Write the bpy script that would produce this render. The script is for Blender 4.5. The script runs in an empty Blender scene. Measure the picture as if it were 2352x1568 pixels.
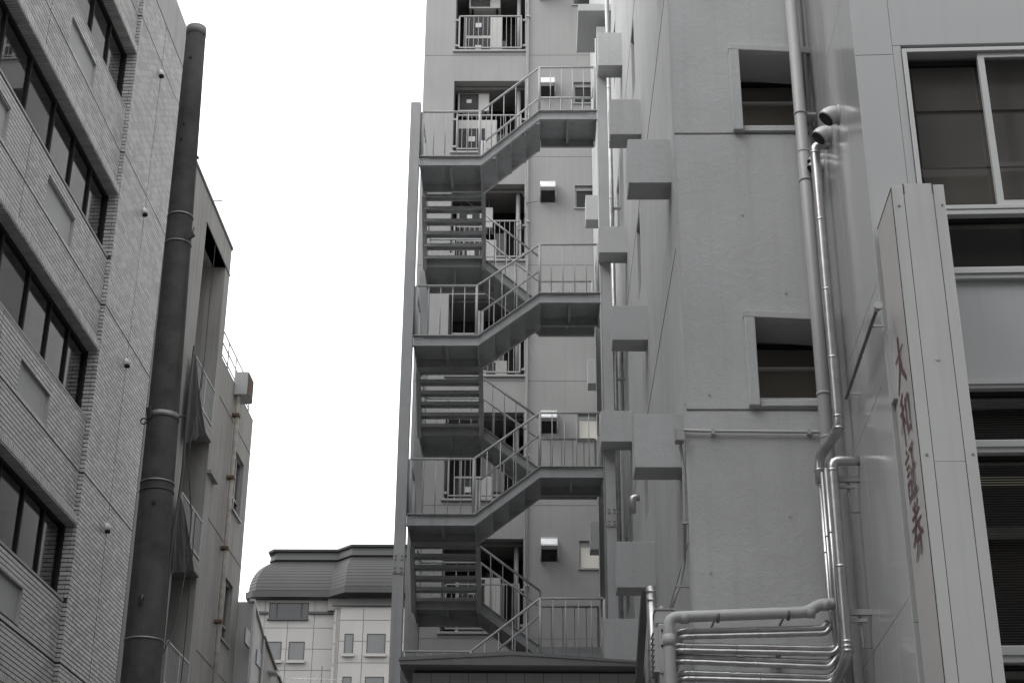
import bpy, math, random
import numpy as np
from math import sin, cos, pi, radians
random.seed(7)
SC = bpy.context.scene
COL = SC.collection

# ------------------------------------------------------------------ camera
F = 3637.0; TH = radians(24.9); PSI = radians(0.9); ROLL = radians(.39)   # focal in units of a 2352 px wide picture
def rz(a): c, s = cos(a), sin(a); return np.array([[c, -s, 0], [s, c, 0], [0, 0, 1.]])
def rx(a): c, s = cos(a), sin(a); return np.array([[1, 0, 0], [0, c, -s], [0, s, c]])
RC = rz(PSI) @ rx(pi/2 + TH) @ rz(ROLL)
EYE = np.array([0, 0, 1.6])
cam = bpy.data.cameras.new('camera'); camo = bpy.data.objects.new('camera', cam); COL.objects.link(camo)
cam.sensor_fit = 'HORIZONTAL'; cam.sensor_width = 36; cam.lens = F/2352*36; cam.clip_end = 2000; cam.clip_start = .1
from mathutils import Matrix, Vector
m4 = Matrix([list(RC[i]) + [EYE[i]] for i in range(3)] + [[0, 0, 0, 1]]); camo.matrix_world = m4
SC.camera = camo

# ------------------------------------------------------------------ world, sun, exposure
SUN_EL, SUN_AZ = radians(44), radians(-112)     # azimuth from +Y, towards -X: overcast, brighter towards the left
w = bpy.data.worlds.new('World'); SC.world = w; w.use_nodes = True
nt = w.node_tree; nt.nodes.clear()
sky = nt.nodes.new('ShaderNodeTexSky'); sky.sky_type = 'NISHITA'; sky.sun_disc = False
sky.sun_elevation = SUN_EL; sky.sun_rotation = SUN_AZ; sky.air_density = 1; sky.dust_density = 4
mix = nt.nodes.new('ShaderNodeMix'); mix.data_type = 'RGBA'; mix.inputs[0].default_value = .93
mix.inputs[7].default_value = (10.1, 10.25, 10.4, 1)          # even cloud cover in front of the blue
bg = nt.nodes.new('ShaderNodeBackground'); bg.inputs[1].default_value = .12
wo = nt.nodes.new('ShaderNodeOutputWorld')
nt.links.new(sky.outputs[0], mix.inputs[6]); nt.links.new(mix.outputs[2], bg.inputs[0]); nt.links.new(bg.outputs[0], wo.inputs[0])
sl = bpy.data.lights.new('sun', 'SUN'); sl.energy = .9; sl.angle = radians(35); sl.color = (1, .99, .97)
so = bpy.data.objects.new('sun', sl); COL.objects.link(so)
sd = Vector((sin(SUN_AZ)*cos(SUN_EL), cos(SUN_AZ)*cos(SUN_EL), sin(SUN_EL)))   # direction to the sun
so.rotation_euler = sd.to_track_quat('Z', 'Y').to_euler(); so.location = (0, 0, 60)
SC.view_settings.view_transform = 'Standard'; SC.view_settings.look = 'None'
SC.view_settings.exposure = .92; SC.view_settings.gamma = 1; SC.view_settings.use_curve_mapping = False

# ------------------------------------------------------------------ pixel -> place (a pixel is a direction; depth comes from the wall it lies on)
def ray(x, y, fy=0): return rz(-radians(fy)) @ RC @ np.array([(x-1176)/F, -(y-784)/F, -1.])
def PY(x, y, Y, fy=0): d = ray(x, y, fy); return EYE + d*(Y/d[1])
def PX(x, y, X, fy=0): d = ray(x, y, fy); return EYE + d*(X/d[0])
def project(p):
    q = RC.T @ (np.asarray(p) - EYE); return 1176 + F*q[0]/-q[2], 784 - F*q[1]/-q[2]

# ------------------------------------------------------------------ materials
MATS = {}
def pm(name, col, rough=.6, var=.12, ns=1.5, bump=0., bs=60., metal=0., streak=0., isl=0., spec=.5, bump2=0., b2s=6., flute=None):
    m = bpy.data.materials.new(name); m.use_nodes = True; n = m.node_tree.nodes; l = m.node_tree.links
    b = n['Principled BSDF']; b.inputs['Roughness'].default_value = rough; b.inputs['Metallic'].default_value = metal
    b.inputs['Specular IOR Level'].default_value = spec
    g = n.new('ShaderNodeNewGeometry')
    no = n.new('ShaderNodeTexNoise'); no.inputs['Scale'].default_value = ns; no.inputs['Detail'].default_value = 6; no.inputs['Roughness'].default_value = .6
    l.new(g.outputs['Position'], no.inputs['Vector'])
    mr = n.new('ShaderNodeMapRange'); mr.inputs[1].default_value = .25; mr.inputs[2].default_value = .75
    mr.inputs[3].default_value = 1-var; mr.inputs[4].default_value = 1+var; l.new(no.outputs[0], mr.inputs[0])
    fac = mr.outputs[0]
    def mul(a, bb):
        k = n.new('ShaderNodeMath'); k.operation = 'MULTIPLY'; l.new(a, k.inputs[0]); l.new(bb, k.inputs[1]); return k.outputs[0]
    if streak:
        vm = n.new('ShaderNodeVectorMath'); vm.operation = 'MULTIPLY'; vm.inputs[1].default_value = (9, 9, .35); l.new(g.outputs['Position'], vm.inputs[0])
        s = n.new('ShaderNodeTexNoise'); s.inputs['Scale'].default_value = 1; s.inputs['Detail'].default_value = 5; l.new(vm.outputs[0], s.inputs['Vector'])
        r = n.new('ShaderNodeMapRange'); r.inputs[1].default_value = .5; r.inputs[2].default_value = .75; r.inputs[3].default_value = 1; r.inputs[4].default_value = 1-streak
        l.new(s.outputs[0], r.inputs[0]); fac = mul(fac, r.outputs[0])
    if isl:
        r = n.new('ShaderNodeMapRange'); r.inputs[3].default_value = 1-isl; r.inputs[4].default_value = 1+isl; l.new(g.outputs['Random Per Island'], r.inputs[0]); fac = mul(fac, r.outputs[0])
    sc = n.new('ShaderNodeVectorMath'); sc.operation = 'SCALE'; sc.inputs[0].default_value = col[:3]; l.new(fac, sc.inputs['Scale'])
    l.new(sc.outputs[0], b.inputs['Base Color'])
    prev = None
    for st, s_, dist in ((bump, bs, .004), (bump2, b2s, .02)):
        if st:
            t = n.new('ShaderNodeTexNoise'); t.inputs['Scale'].default_value = s_; t.inputs['Detail'].default_value = 4
            l.new(g.outputs['Position'], t.inputs['Vector'])
            k = n.new('ShaderNodeBump'); k.inputs['Strength'].default_value = st; k.inputs['Distance'].default_value = dist
            l.new(t.outputs[0], k.inputs['Height'])
            if prev: l.new(prev, k.inputs['Normal'])
            prev = k.outputs[0]
    if prev: l.new(prev, b.inputs['Normal'])
    MATS[name] = m; return m
def g_(v, wm=0.): return (v*(1+wm), v, v*(1-wm))
pm('stucco', (.50, .503, .506), .85, .10, .9, .9, 38, streak=.07, bump2=.3, b2s=13)
pm('stucco_side', (.49, .493, .496), .85, .08, .8, .5, 40, streak=.2, bump2=.3, b2s=9)
pm('b_paint', g_(.30, .012), .75, .09, .6, .25, 40, streak=.08)
pm('b_trim', g_(.32, .01), .6, .06)
pm('tile', g_(.50, .015), .38, .12, .5, isl=.18, streak=.12)
pm('tile_mortar', g_(.045, .03), .9, .1)
pm('soldier', g_(.52, .02), .5, .06, isl=.14)
pm('panel_paint', g_(.42, .0), .6, .05, 1., streak=.08)
pm('parapet', g_(.42, .01), .85, .1, 1.5, .4, 30, streak=.2)
pm('l_frame', g_(.015, .05), .6, spec=.2)
pm('room', g_(.40, .03), .9)
pm('sash_bar', g_(.75), .4, .05)
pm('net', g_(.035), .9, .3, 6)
pm('g_room', (.6, .55, .50), .9, .1, 2.)
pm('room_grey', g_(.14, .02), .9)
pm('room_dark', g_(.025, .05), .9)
pm('curtain', (.27, .25, .22), .9, .08)
pm('pole', g_(.048, .03), .85, .45, 5, .8, 50, streak=.35)
pm('pole_cap', g_(.2), .6)
pm('galv', g_(.2), .5, .2, 8, metal=.6)
pm('beige', (.35, .34, .322), .85, .12, .9, .3, 25, streak=.3)
pm('beige_dark', (.16, .155, .148), .85, .12, .9, .3, 25, streak=.25)
pm('white_panel', g_(.40, .01), .6, .06, .7, streak=.12)
pm('rust_pipe', (.30, .27, .24), .7, .4, 5)
pm('rust', (.13, .085, .06), .9, .45, 4)
pm('f_wall', (.255, .248, .237), .7, .06, .25, isl=.05)
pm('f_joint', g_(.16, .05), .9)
pm('f_roof', (.031, .0305, .0305), .5, .25, .3, isl=.05)
pm('f_band', (.036, .036, .036), .6, .08, .3)
pm('steel', (.42, .424, .428), .5, .14, 1.5, streak=.18)
pm('steel_rail', (.47, .474, .478), .5, .09, 3)
pm('alu', g_(.62), .33, .06, 5, metal=.85)
pm('alu_frame', g_(.33), .45, .05, metal=.2)
pm('hood', g_(.6), .3, .08, 9, metal=.6)
pm('duct', g_(.54, .01), .32, .25, 7, metal=.85, bump=.2, bs=35)
pm('pvc_grey', g_(.40), .42, .06, streak=.08)
pm('pvc_white', g_(.48), .45, .06)
pm('r_gloss', (.40, .403, .406), .14, .04, .8, spec=.6)
pm('r_front', (.375, .378, .381), .32, .04, .8, streak=.05)
pm('r_frame', g_(.45), .35, .03, metal=.15)
pm('gasket', g_(.03), .6)
pm('sign_body', (.43, .436, .426), .3, .05, 1.2, streak=.14)
pm('sign_face', (.42, .408, .396), .3, .05, 1.2)
pm('sign_ink', (.105, .045, .05), .5, .05)
pm('blind', (.055, .05, .046), .5, .1, isl=.1)
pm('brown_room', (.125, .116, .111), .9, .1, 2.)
pm('shed_roof', g_(.22), .45, .08, 2., streak=.08)
pm('shed_wall', g_(.55, .01), .7, .06, 1.5)
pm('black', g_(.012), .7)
pm('ac_case', (.50, .49, .47), .5, .06, 3)
pm('ac_dark', g_(.03), .6)
pm('ac_wire', g_(.16), .5)
pm('ac_badge', g_(.62), .5)
pm('dome', g_(.60), .3, .05, metal=.1)
pm('cable', g_(.06), .7)
pm('cable_light', g_(.35), .6)
pm('asphalt', g_(.05), .9, .25, .6, .5, 40)
pm('paving', g_(.22), .9, .15, .8)
pm('timber', (.06, .057, .054), .8, .25, 6)
def glass(name, tint, boost):
    m = bpy.data.materials.new(name); m.use_nodes = True; n = m.node_tree.nodes; l = m.node_tree.links; n.clear()
    o = n.new('ShaderNodeOutputMaterial'); mx = n.new('ShaderNodeMixShader'); t = n.new('ShaderNodeBsdfTransparent'); gl = n.new('ShaderNodeBsdfGlossy')
    t.inputs[0].default_value = (*tint, 1); gl.inputs['Roughness'].default_value = .015; gl.inputs[0].default_value = (.9, .9, .9, 1)
    lw = n.new('ShaderNodeLayerWeight'); pw = n.new('ShaderNodeMath'); pw.operation = 'POWER'; pw.inputs[1].default_value = 4.5; l.new(lw.outputs['Facing'], pw.inputs[0])
    fr = n.new('ShaderNodeMath'); fr.operation = 'MULTIPLY_ADD'; fr.inputs[1].default_value = .85; fr.inputs[2].default_value = boost; l.new(pw.outputs[0], fr.inputs[0])   # Schlick, same from both sides
    l.new(fr.outputs[0], mx.inputs[0]); l.new(t.outputs[0], mx.inputs[1]); l.new(gl.outputs[0], mx.inputs[2]); l.new(mx.outputs[0], o.inputs[0]); MATS[name] = m
glass('glass', (.70, .70, .70), .16)
glass('glass_dark', (.75, .74, .72), .05)
pm('dglass', g_(.02), .04, .05)
pm('dglass_f', g_(.085), .15, .2, .3)
def emis(name, col, e):
    m = pm(name, col, .6); b = m.node_tree.nodes['Principled BSDF']; b.inputs['Emission Color'].default_value = (*col, 1); b.inputs['Emission Strength'].default_value = e
emis('lit_blind', (.5, .485, .44), .12)
emis('lit_slat', (.42, .40, .32), .10)

# ------------------------------------------------------------------ mesh helpers
WL = {}
class MB:
    def __init__(s, fy=0): s.v = []; s.f = []; s.fy = fy; s.sm = []
    def add(s, vs, fs, smooth=False):
        k = len(s.v); s.v += [tuple(map(float, p)) for p in vs]; s.f += [tuple(i+k for i in f) for f in fs]; s.sm += [smooth]*len(fs); return s
    def quad(s, a, b, c, d): return s.add([a, b, c, d], [(0, 1, 2, 3)])
    def hexa(s, p): return s.add(p, [(0, 3, 2, 1), (4, 5, 6, 7), (0, 1, 5, 4), (1, 2, 6, 5), (2, 3, 7, 6), (3, 0, 4, 7)])
    def box(s, x0, x1, y0, y1, z0, z1):
        return s.hexa([(x0, y0, z0), (x1, y0, z0), (x1, y1, z0), (x0, y1, z0), (x0, y0, z1), (x1, y0, z1), (x1, y1, z1), (x0, y1, z1)])
    def beam(s, p, q, w_, h, up=(0, 0, 1)):
        p, q = np.array(p, float), np.array(q, float); d = q-p; d /= np.linalg.norm(d); u = np.array(up, float)
        if abs(d @ u) > .95: u = np.array([0, 1., 0])
        r = np.cross(d, u); r /= np.linalg.norm(r); u = np.cross(r, d); r *= w_/2; u *= h/2
        return s.hexa([p-r-u, p+r-u, q+r-u, q-r-u, p-r+u, p+r+u, q+r+u, q-r+u])
    def prism(s, poly, ext):
        n = len(poly); e = np.array(ext, float); P = [np.array(p, float) for p in poly]
        return s.add(P + [p+e for p in P], [tuple(range(n))[::-1], tuple(range(n, 2*n))] + [(i, (i+1) % n, n+(i+1) % n, n+i) for i in range(n)])
    def tube(s, path, r, n=10, caps=True):
        P = [np.array(p, float) for p in path]; m = len(P); rr = r if isinstance(r, (list, tuple)) else [r]*m
        t0 = P[1]-P[0]; t0 /= np.linalg.norm(t0); a = np.array([0, 0, 1.]) if abs(t0[2]) < .9 else np.array([1., 0, 0])
        u = np.cross(t0, a); u /= np.linalg.norm(u); vs = []
        for i in range(m):
            t = P[min(i+1, m-1)] - P[max(i-1, 0)]; t /= np.linalg.norm(t); u = u - t*(u @ t); u /= np.linalg.norm(u); wv = np.cross(t, u)
            for k in range(n): an = 2*pi*k/n; vs.append(P[i] + rr[i]*(cos(an)*u + sin(an)*wv))
        fs = [(i*n+k, i*n+(k+1) % n, (i+1)*n+(k+1) % n, (i+1)*n+k) for i in range(m-1) for k in range(n)]
        s.add(vs, fs, True)
        if caps:
            b = len(s.v) - m*n; s.f += [tuple(b+k for k in range(n))[::-1], tuple(b+(m-1)*n+k for k in range(n))]; s.sm += [False, False]
        return s
    def lathe(s, o, ax, prof, n=16, arc=2*pi):
        o = np.array(o, float); ax = np.array(ax, float); ax /= np.linalg.norm(ax)
        return s.tube([o+ax*t for t, r in prof], [max(r, .0005) for t, r in prof], n)
    def build(s, name, mat, parent=None, bevel=0, origin=None):
        P = np.array(s.v)
        if s.fy: P = P @ rz(radians(s.fy)).T
        lo, hi = P.min(0), P.max(0); c = np.array([(lo[0]+hi[0])/2, (lo[1]+hi[1])/2, lo[2]]) if origin is None else np.array(origin, float)
        me = bpy.data.meshes.new(name); me.from_pydata((P-c).tolist(), [], s.f)
        me.polygons.foreach_set('use_smooth', s.sm); me.update(); me.materials.append(MATS[mat])
        o = bpy.data.objects.new(name, me); COL.objects.link(o); WL[o.name] = c
        if parent is not None: o.parent = parent; o.location = c - WL[parent.name]
        else: o.location = c
        if bevel:
            bm = o.modifiers.new('bevel', 'BEVEL'); bm.width = bevel; bm.segments = 2; bm.limit_method = 'ANGLE'
        return o
def tag(o, label, cat, group=None, kind=None):
    if kind: o['kind'] = kind
    if label: o['label'] = label
    if cat: o['category'] = cat
    if group: o['group'] = group
    return o
def thing(name, label, cat, loc, group=None, fy=0):
    o = bpy.data.objects.new(name, None); COL.objects.link(o); p = rz(radians(fy)) @ np.array(loc, float); o.location = p; o.empty_display_size = .3; WL[o.name] = p
    return tag(o, label, cat, group)
def inst(src, d, parent, fy=0):
    o = src.copy(); COL.objects.link(o); c = WL[src.name] + rz(radians(fy)) @ np.array(d, float); WL[o.name] = c
    o.parent = parent; o.location = c - (WL[parent.name] if parent is not None else 0); return o
def arc(c, r, a0, a1, u, v, n=7):
    c, u, v = (np.array(k, float) for k in (c, u, v)); return [c + r*(cos(a)*u + sin(a)*v) for a in np.linspace(a0, a1, n)]
def smooth_path(pts, r=.08, n=5):
    """rounds the inner corners of a polyline"""
    P = [np.array(p, float) for p in pts]; out = [P[0]]
    for a, b, c in zip(P, P[1:], P[2:]):
        d1, d2 = a-b, c-b; rr = min(r, np.linalg.norm(d1)*.45, np.linalg.norm(d2)*.45); d1 /= np.linalg.norm(d1); d2 /= np.linalg.norm(d2)
        p, q = b+d1*rr, b+d2*rr
        for t in np.linspace(0, 1, n): out.append((1-t)**2*p + 2*t*(1-t)*b + t*t*q)
    out.append(P[-1]); return out
def holed(mb, mp, u0, u1, v0, v1, holes, depth):
    """wall face in (u,v) with rectangular holes and reveals; mp(u,v,w) -> point, w = depth into the wall"""
    us = sorted({u0, u1, *[h for a in holes for h in a[:2] if u0 < h < u1]}); vs = sorted({v0, v1, *[h for a in holes for h in a[2:4] if v0 < h < v1]})
    ins = lambda u, v: any(a[0] < u < a[1] and a[2] < v < a[3] for a in holes)
    for a, b in zip(us, us[1:]):
        for c, d in zip(vs, vs[1:]):
            if not ins((a+b)/2, (c+d)/2): mb.quad(mp(a, c, 0), mp(b, c, 0), mp(b, d, 0), mp(a, d, 0))
    for a, b, c, d in [h[:4] for h in holes]:
        k = (c >= v0, b <= u1, d <= v1, a >= u0); a, b, c, d = max(a, u0), min(b, u1), max(c, v0), min(d, v1)
        if a >= b or c >= d: continue
        for kk, (p, q) in zip(k, (((a, c), (b, c)), ((b, c), (b, d)), ((b, d), (a, d)), ((a, d), (a, c)))):
            if kk: mb.quad(mp(*p, 0), mp(*q, 0), mp(*q, depth), mp(*p, depth))
    return mb

# ------------------------------------------------------------------ the ground
g = MB(); g.box(-400, 400, -300, 600, -.3, 0); tag(g.build('ground', 'asphalt'), None, None, kind='structure')

# =================================================================== left: tiled office block (frame turned -1.4 deg)
LF = -1.4; XF, XS, XW = -8.2, -8.28, -8.43; YQ, YE = 24.85, 28.02; YN = 6.0
JO = [20.16, 17.05, 13.92, 10.74, 7.57, 4.42]; TOPZ = 22.1
tb = thing('tiled_office_building', 'grey brick-tiled office block with ribbon windows at the left edge', 'building', (-10, 22, 0), fy=LF)
PZ = .075; TL = .235; GAP = .018; GV = .012
panels = [(21.51, 22.97), (18.17, 19.63), (14.8, 16.3)]
tiles = []       # (axis, plane, a0, a1, z0, z1)
def lay(axis, plane, a0, a1, z0, z1, holes, gr_z=(), gr_a=()):
    k0 = int(math.ceil(z0/PZ-.3)); k = k0
    while (k+1)*PZ <= z1+.02:
        zz0, zz1 = k*PZ+GAP/2, (k+1)*PZ-GAP/2; zm = (zz0+zz1)/2
        if any(abs(zm-q) < PZ*.5 for q in gr_z): zz1 -= .022
        a = a0 + (-(TL/2) if k % 2 else 0)
        cuts = [(p-.016, p+.016) for p in gr_a] + [h[:2] for h in holes if h[2] < zm < h[3]]
        while a < a1:
            segs = [(max(a+GV/2, a0), min(a+TL-GV/2, a1))]
            for c0, c1 in cuts:
                ns = []
                for s0, s1 in segs:
                    if c1 <= s0 or c0 >= s1: ns.append((s0, s1)); continue
                    if c0 > s0: ns.append((s0, c0))
                    if c1 < s1: ns.append((c1, s1))
                segs = ns
            tiles.extend((axis, plane, s0, s1, zz0, zz1) for s0, s1 in segs if s1-s0 > .03)
            a += TL
        k += 1
lay('x', XF, YQ, YE, 3, 21.1, [], JO, (26.47,))
heads = [j-.86 for j in JO]; sills = [j-2.16 for j in JO]
spans = []
for k, j in enumerate(JO):
    top = TOPZ if k == 0 else sills[k-1]
    hs = [(a, b, j+.1, j+.68) for a, b in panels] if k else []
    spans.append((heads[k]+.02, top, hs))
    lay('x', XS, YN, YQ, j-.70, top, hs, (j,), (20.57, 16.4))
    lay('y', YQ, XS, XF-.016, heads[k], top, [], (j,))
    if k < len(JO): lay('y', YQ, XW+.03, XF-.016, sills[k], heads[k], [])
def tile_pts(t):
    ax, pl, a0, a1, z0, z1 = t; th = .018
    if ax == 'x': return [(pl, a0, z0), (pl, a1, z0), (pl, a1, z1), (pl, a0, z1), (pl-th, a0, z0), (pl-th, a1, z0), (pl-th, a1, z1), (pl-th, a0, z1)]
    return [(a1, pl, z0), (a0, pl, z0), (a0, pl, z1), (a1, pl, z1), (a1, pl+th, z0), (a0, pl+th, z0), (a0, pl+th, z1), (a1, pl+th, z1)]
TF = [(0, 1, 2, 3), (0, 4, 5, 1), (1, 5, 6, 2), (2, 6, 7, 3), (3, 7, 4, 0)]
RL = rz(radians(LF))
def area(t):
    if t[0] != 'x' or abs(t[3]-t[2]-(TL-GV)) > 1e-4 or abs(t[5]-t[4]-(PZ-GAP)) > 1e-4: return 0
    q = [project(RL @ np.array(p)) for p in tile_pts(t)[:4]]
    if not all(0 < x < 2352 and 0 < y < 1568 for x, y in q): return 0
    return abs(sum(q[i][0]*q[(i+1) % 4][1]-q[(i+1) % 4][0]*q[i][1] for i in range(4)))
ars = sorted(range(len(tiles)), key=lambda i: -area(tiles[i]))[:300]; big = set(ars)
mw = MB(LF)        # backing wall
mpx = lambda X: (lambda u, v, d: (X-d, u, v))
holed(mw, mpx(XF-.016), YQ+.012, YE, 0, TOPZ, [], .1)
mw.quad((XF-.016, YE, 0), (-16, YE, 0), (-16, YE, TOPZ), (XF-.016, YE, TOPZ)); mw.quad((-8.9, YQ+.014, 0), (XF-.016, YQ+.014, 0), (XF-.016, YQ+.014, TOPZ), (-8.9, YQ+.014, TOPZ))
for h0, t0, hs in spans:
    holed(mw, mpx(XS-.016), YN, YQ+.012, h0, t0, hs, .1)
    mw.quad((XS-.016, YN, h0), (XS-.016, YQ, h0), (-8.7, YQ, h0), (-8.7, YN, h0)); mw.quad((XS-.016, YN, t0), (-8.7, YN, t0), (-8.7, YQ, t0), (XS-.016, YQ, t0))
mw.quad((-16, YN, TOPZ), (XF, YN, TOPZ), (XF, YE, TOPZ), (-16, YE, TOPZ))
wall = mw.build('wall', 'tile_mortar', tb)
rest = MB(LF)
for i, t in enumerate(tiles):
    if i not in big: rest.add(tile_pts(t), TF)
tag(rest.build('tiles', 'tile', wall), None, None, kind='stuff')
t0 = None
for i in ars:
    t = tiles[i]
    if t0 is None: m_ = MB(LF); m_.add(tile_pts(t), TF); t0 = m_.build('tile', 'tile', wall); tr = t
    else: inst(t0, (t[1]-tr[1], t[2]-tr[2], t[4]-tr[4]), wall, LF)
rm = MB(LF)        # rooms behind the glass
for k, j in enumerate(JO):
    rm.quad((-10.2, YN, sills[k]-.6), (-10.2, YQ, sills[k]-.6), (-10.2, YQ, heads[k]+.3), (-10.2, YN, heads[k]+.3)); rm.quad((-10.2, YN, heads[k]+.25), (-10.2, YQ, heads[k]+.25), (-8.72, YQ, heads[k]+.25), (-8.72, YN, heads[k]+.25))
    rm.quad((-10.2, YQ-.01, sills[k]-.6), (-8.72, YQ-.01, sills[k]-.6), (-8.72, YQ-.01, heads[k]+.25), (-10.2, YQ-.01, heads[k]+.25)); rm.quad((-10.2, YN, sills[k]-.6), (-8.72, YN, sills[k]-.6), (-8.72, YQ, sills[k]-.6), (-10.2, YQ, sills[k]-.6))
rm.build('interior', 'room', tb)
for k, j in enumerate(JO):
    # projecting ledge of upright tiles over the windows
    lg = MB(LF); lg.box(XS-.01, XS+.05, YN, YQ-.02, j-.85, j-.715); lg.box(XW-.02, XS-.01, YN, YQ-.02, j-.862, j-.852); le = lg.build('ledge', 'tile_mortar', tb)
    sd_ = MB(LF); yy = YN
    while yy < YQ-.03:
        sd_.box(XS+.049, XS+.065, yy+.011, yy+.061, j-.845, j-.72); sd_.box(XW, XS+.062, yy+.011, yy+.061, j-.876, j-.861); yy += .072
    tag(sd_.build('soldier_tiles', 'soldier', le), None, None, kind='stuff')
    if k:
        for a, b in panels:
            q = MB(LF); q.quad((XS-.055, a, j+.1), (XS-.055, b, j+.1), (XS-.055, b, j+.68), (XS-.055, a, j+.68)); q.build('recessed_panel', 'panel_paint', tb)
            q = MB(LF); x0_, x1_ = XS-.054, XS-.001; q.box(x0_, x1_, a+.001, a+.014, j+.101, j+.679); q.box(x0_, x1_, b-.014, b-.001, j+.101, j+.679); q.box(x0_, x1_, a+.015, b-.015, j+.101, j+.112); q.box(x0_, x1_, a+.015, b-.015, j+.667, j+.679); q.build('panel_reveal', 'parapet', tb)
    cp = MB(LF); cp.box(XS-.35, XS+.008, YN, YQ-.004, sills[k]-.012, sills[k]+.028); cp.build('window_sill', 'parapet', tb)
    ym = [24.84, 23.85, 22.85, 21.75, 20.5, 19.3, 18.2, 17.1, 15.9, 14.6, 13.4, 12.2, 11., 9.8, 8.6, 7.4, YN]
    for a, b in zip(ym, ym[1:]):
        z0, z1 = sills[k]+.03, heads[k]-.005; fr = MB(LF)
        fr.box(XW-.05, XW+.01, b, a, z0, z0+.05); fr.box(XW-.05, XW+.01, b, a, z1-.07, z1)
        fr.box(XW-.05, XW+.008, a-.03, a, z0+.05, z1-.07); fr.box(XW-.05, XW+.008, b, b+.03, z0+.05, z1-.07)
        fo = fr.build('window', 'l_frame', tb)
        pn = MB(LF); pn.quad((XW-.03, b+.03, z0+.05), (XW-.03, a-.03, z0+.05), (XW-.03, a-.03, z1-.07), (XW-.03, b+.03, z1-.07)); pn.build('pane', 'glass', fo)
    if k in (1, 3):
        ct = MB(LF); base = 22.0 if k == 1 else 20.0; n = 40; P = [(-8.75+.03*sin(i*1.25+sin(i)), base+i*.022) for i in range(n)]
        for (xa, ya), (xb, yb) in zip(P, P[1:]): ct.quad((xa, ya, sills[k]-.3), (xb, yb, sills[k]-.3), (xb, yb, heads[k]), (xa, ya, heads[k]))
        ct.build('curtain', 'curtain', tb)
pp = MB(LF); pp.box(-8.5, XF+.005, YQ-.4, YE+.01, 21.105, TOPZ+.02); pp.build('parapet', 'parapet', tb, bevel=.01)
for z in (19.89, 16.70, 13.51, 10.33, 7.2):
    v = MB(LF); prof = [(i*.011, .088*cos(i/9*pi/2)) for i in range(10)]; v.lathe((XF, 26.4, z), (1, 0, .0), prof, 16); vh = v.build('vent_hood', 'dome', tb)
    q = MB(LF); q.tube([(XF+.04, 26.385, z-.055), (XF+.045, 26.38, z-.092)], .05, 12); q.build('vent_opening', 'black', vh)

# =================================================================== utility pole
YP = 13.0; pt, pb_ = PY(451.5, 66, YP), PY(322, 1568, YP); ax = (pb_-pt)/(pt[2]-pb_[2]); base = pt + ax*pt[2]
up = thing('utility_pole', 'dark weathered concrete utility pole rising in front of the tiled block', 'pole', base)
rad = lambda z: .095 + (.162-.095)*(pt[2]-z)/(pt[2]-pb_[2]); on = lambda z: pt + ax*(pt[2]-z)
sh = MB(); zs_ = list(np.linspace(0, pt[2]-.1, 16)); sh.tube([on(z) for z in zs_], [rad(z) for z in zs_], 28); shaft = sh.build('shaft', 'pole', up)
MB().tube([on(pt[2]-.1), on(pt[2])], rad(pt[2])*1.04, 28).build('cap', 'pole_cap', up)
zy = lambda y: PY(400, y, YP-.15)[2]
for y, h, m_ in ((482, .018, 'galv'), (545, .014, 'galv'), (945, .055, 'galv'), (1098, .016, 'galv'), (1462, .016, 'galv'), (1118, .01, 'pole')):
    z = zy(y); MB().tube([on(z-h/2), on(z+h/2)], [rad(z)+.006]*2, 28).build('steel_band', m_, up)
z = zy(945)
for a in (-.9, -.65): b = MB(); b.beam(on(z)+[rad(z)*sin(a)*1., -rad(z)*cos(a), -.04], on(z)+[rad(z)*sin(a)*1.05, -rad(z)*cos(a)*1.25-.02, .05], .02, .03); b.build('band_bolt', 'cable', up)
b = MB(); b.tube(arc(on(z)+[-rad(z)-.02, -.04, -.045], .028, 0, 2*pi, (1, 0, 0), (0, 0, 1), 12), .007, 6); b.build('band_ring', 'cable', up); b = MB(); b.beam(on(z)+[rad(z), -.02, 0], on(z)+[rad(z)+.09, -.04, .005], .012, .016); b.build('band_bolt', 'cable', up)
b = MB(); z = zy(545); b.beam(on(z)+[rad(z)-.01, -.1, .02], on(z)+[rad(z)+.05, -.12, .05], .025, .04); b.tube([on(z)+[rad(z)+.03, -.12, .05], on(z)+[rad(z)+.045, -.12, .12]], .006, 6); b.build('wire_hook', 'cable', up)
for x_, y in ((.02, 1152), (-.02, 1385), (-.01, 125), (-.02, 278), (-.03, 312), (-.02, 1372)):
    z = zy(y); p = on(z)+[x_, -math.sqrt(max(rad(z)**2-x_*x_, 0))-.003, 0]; MB().tube([p+[0, -.012, 0], p+[0, .02, 0]], .016 if y > 1000 else .011, 10).build('step_bolt_hole', 'black', up)
b = MB(); z = zy(1380); p = on(z)+[.0, -rad(z), 0]; b.tube([p+[0, .01, .02], p+[.005, -.05, .035], p+[.0, -.05, -.03]], .009, 6); b.build('step_bolt', 'cable', up)

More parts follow.
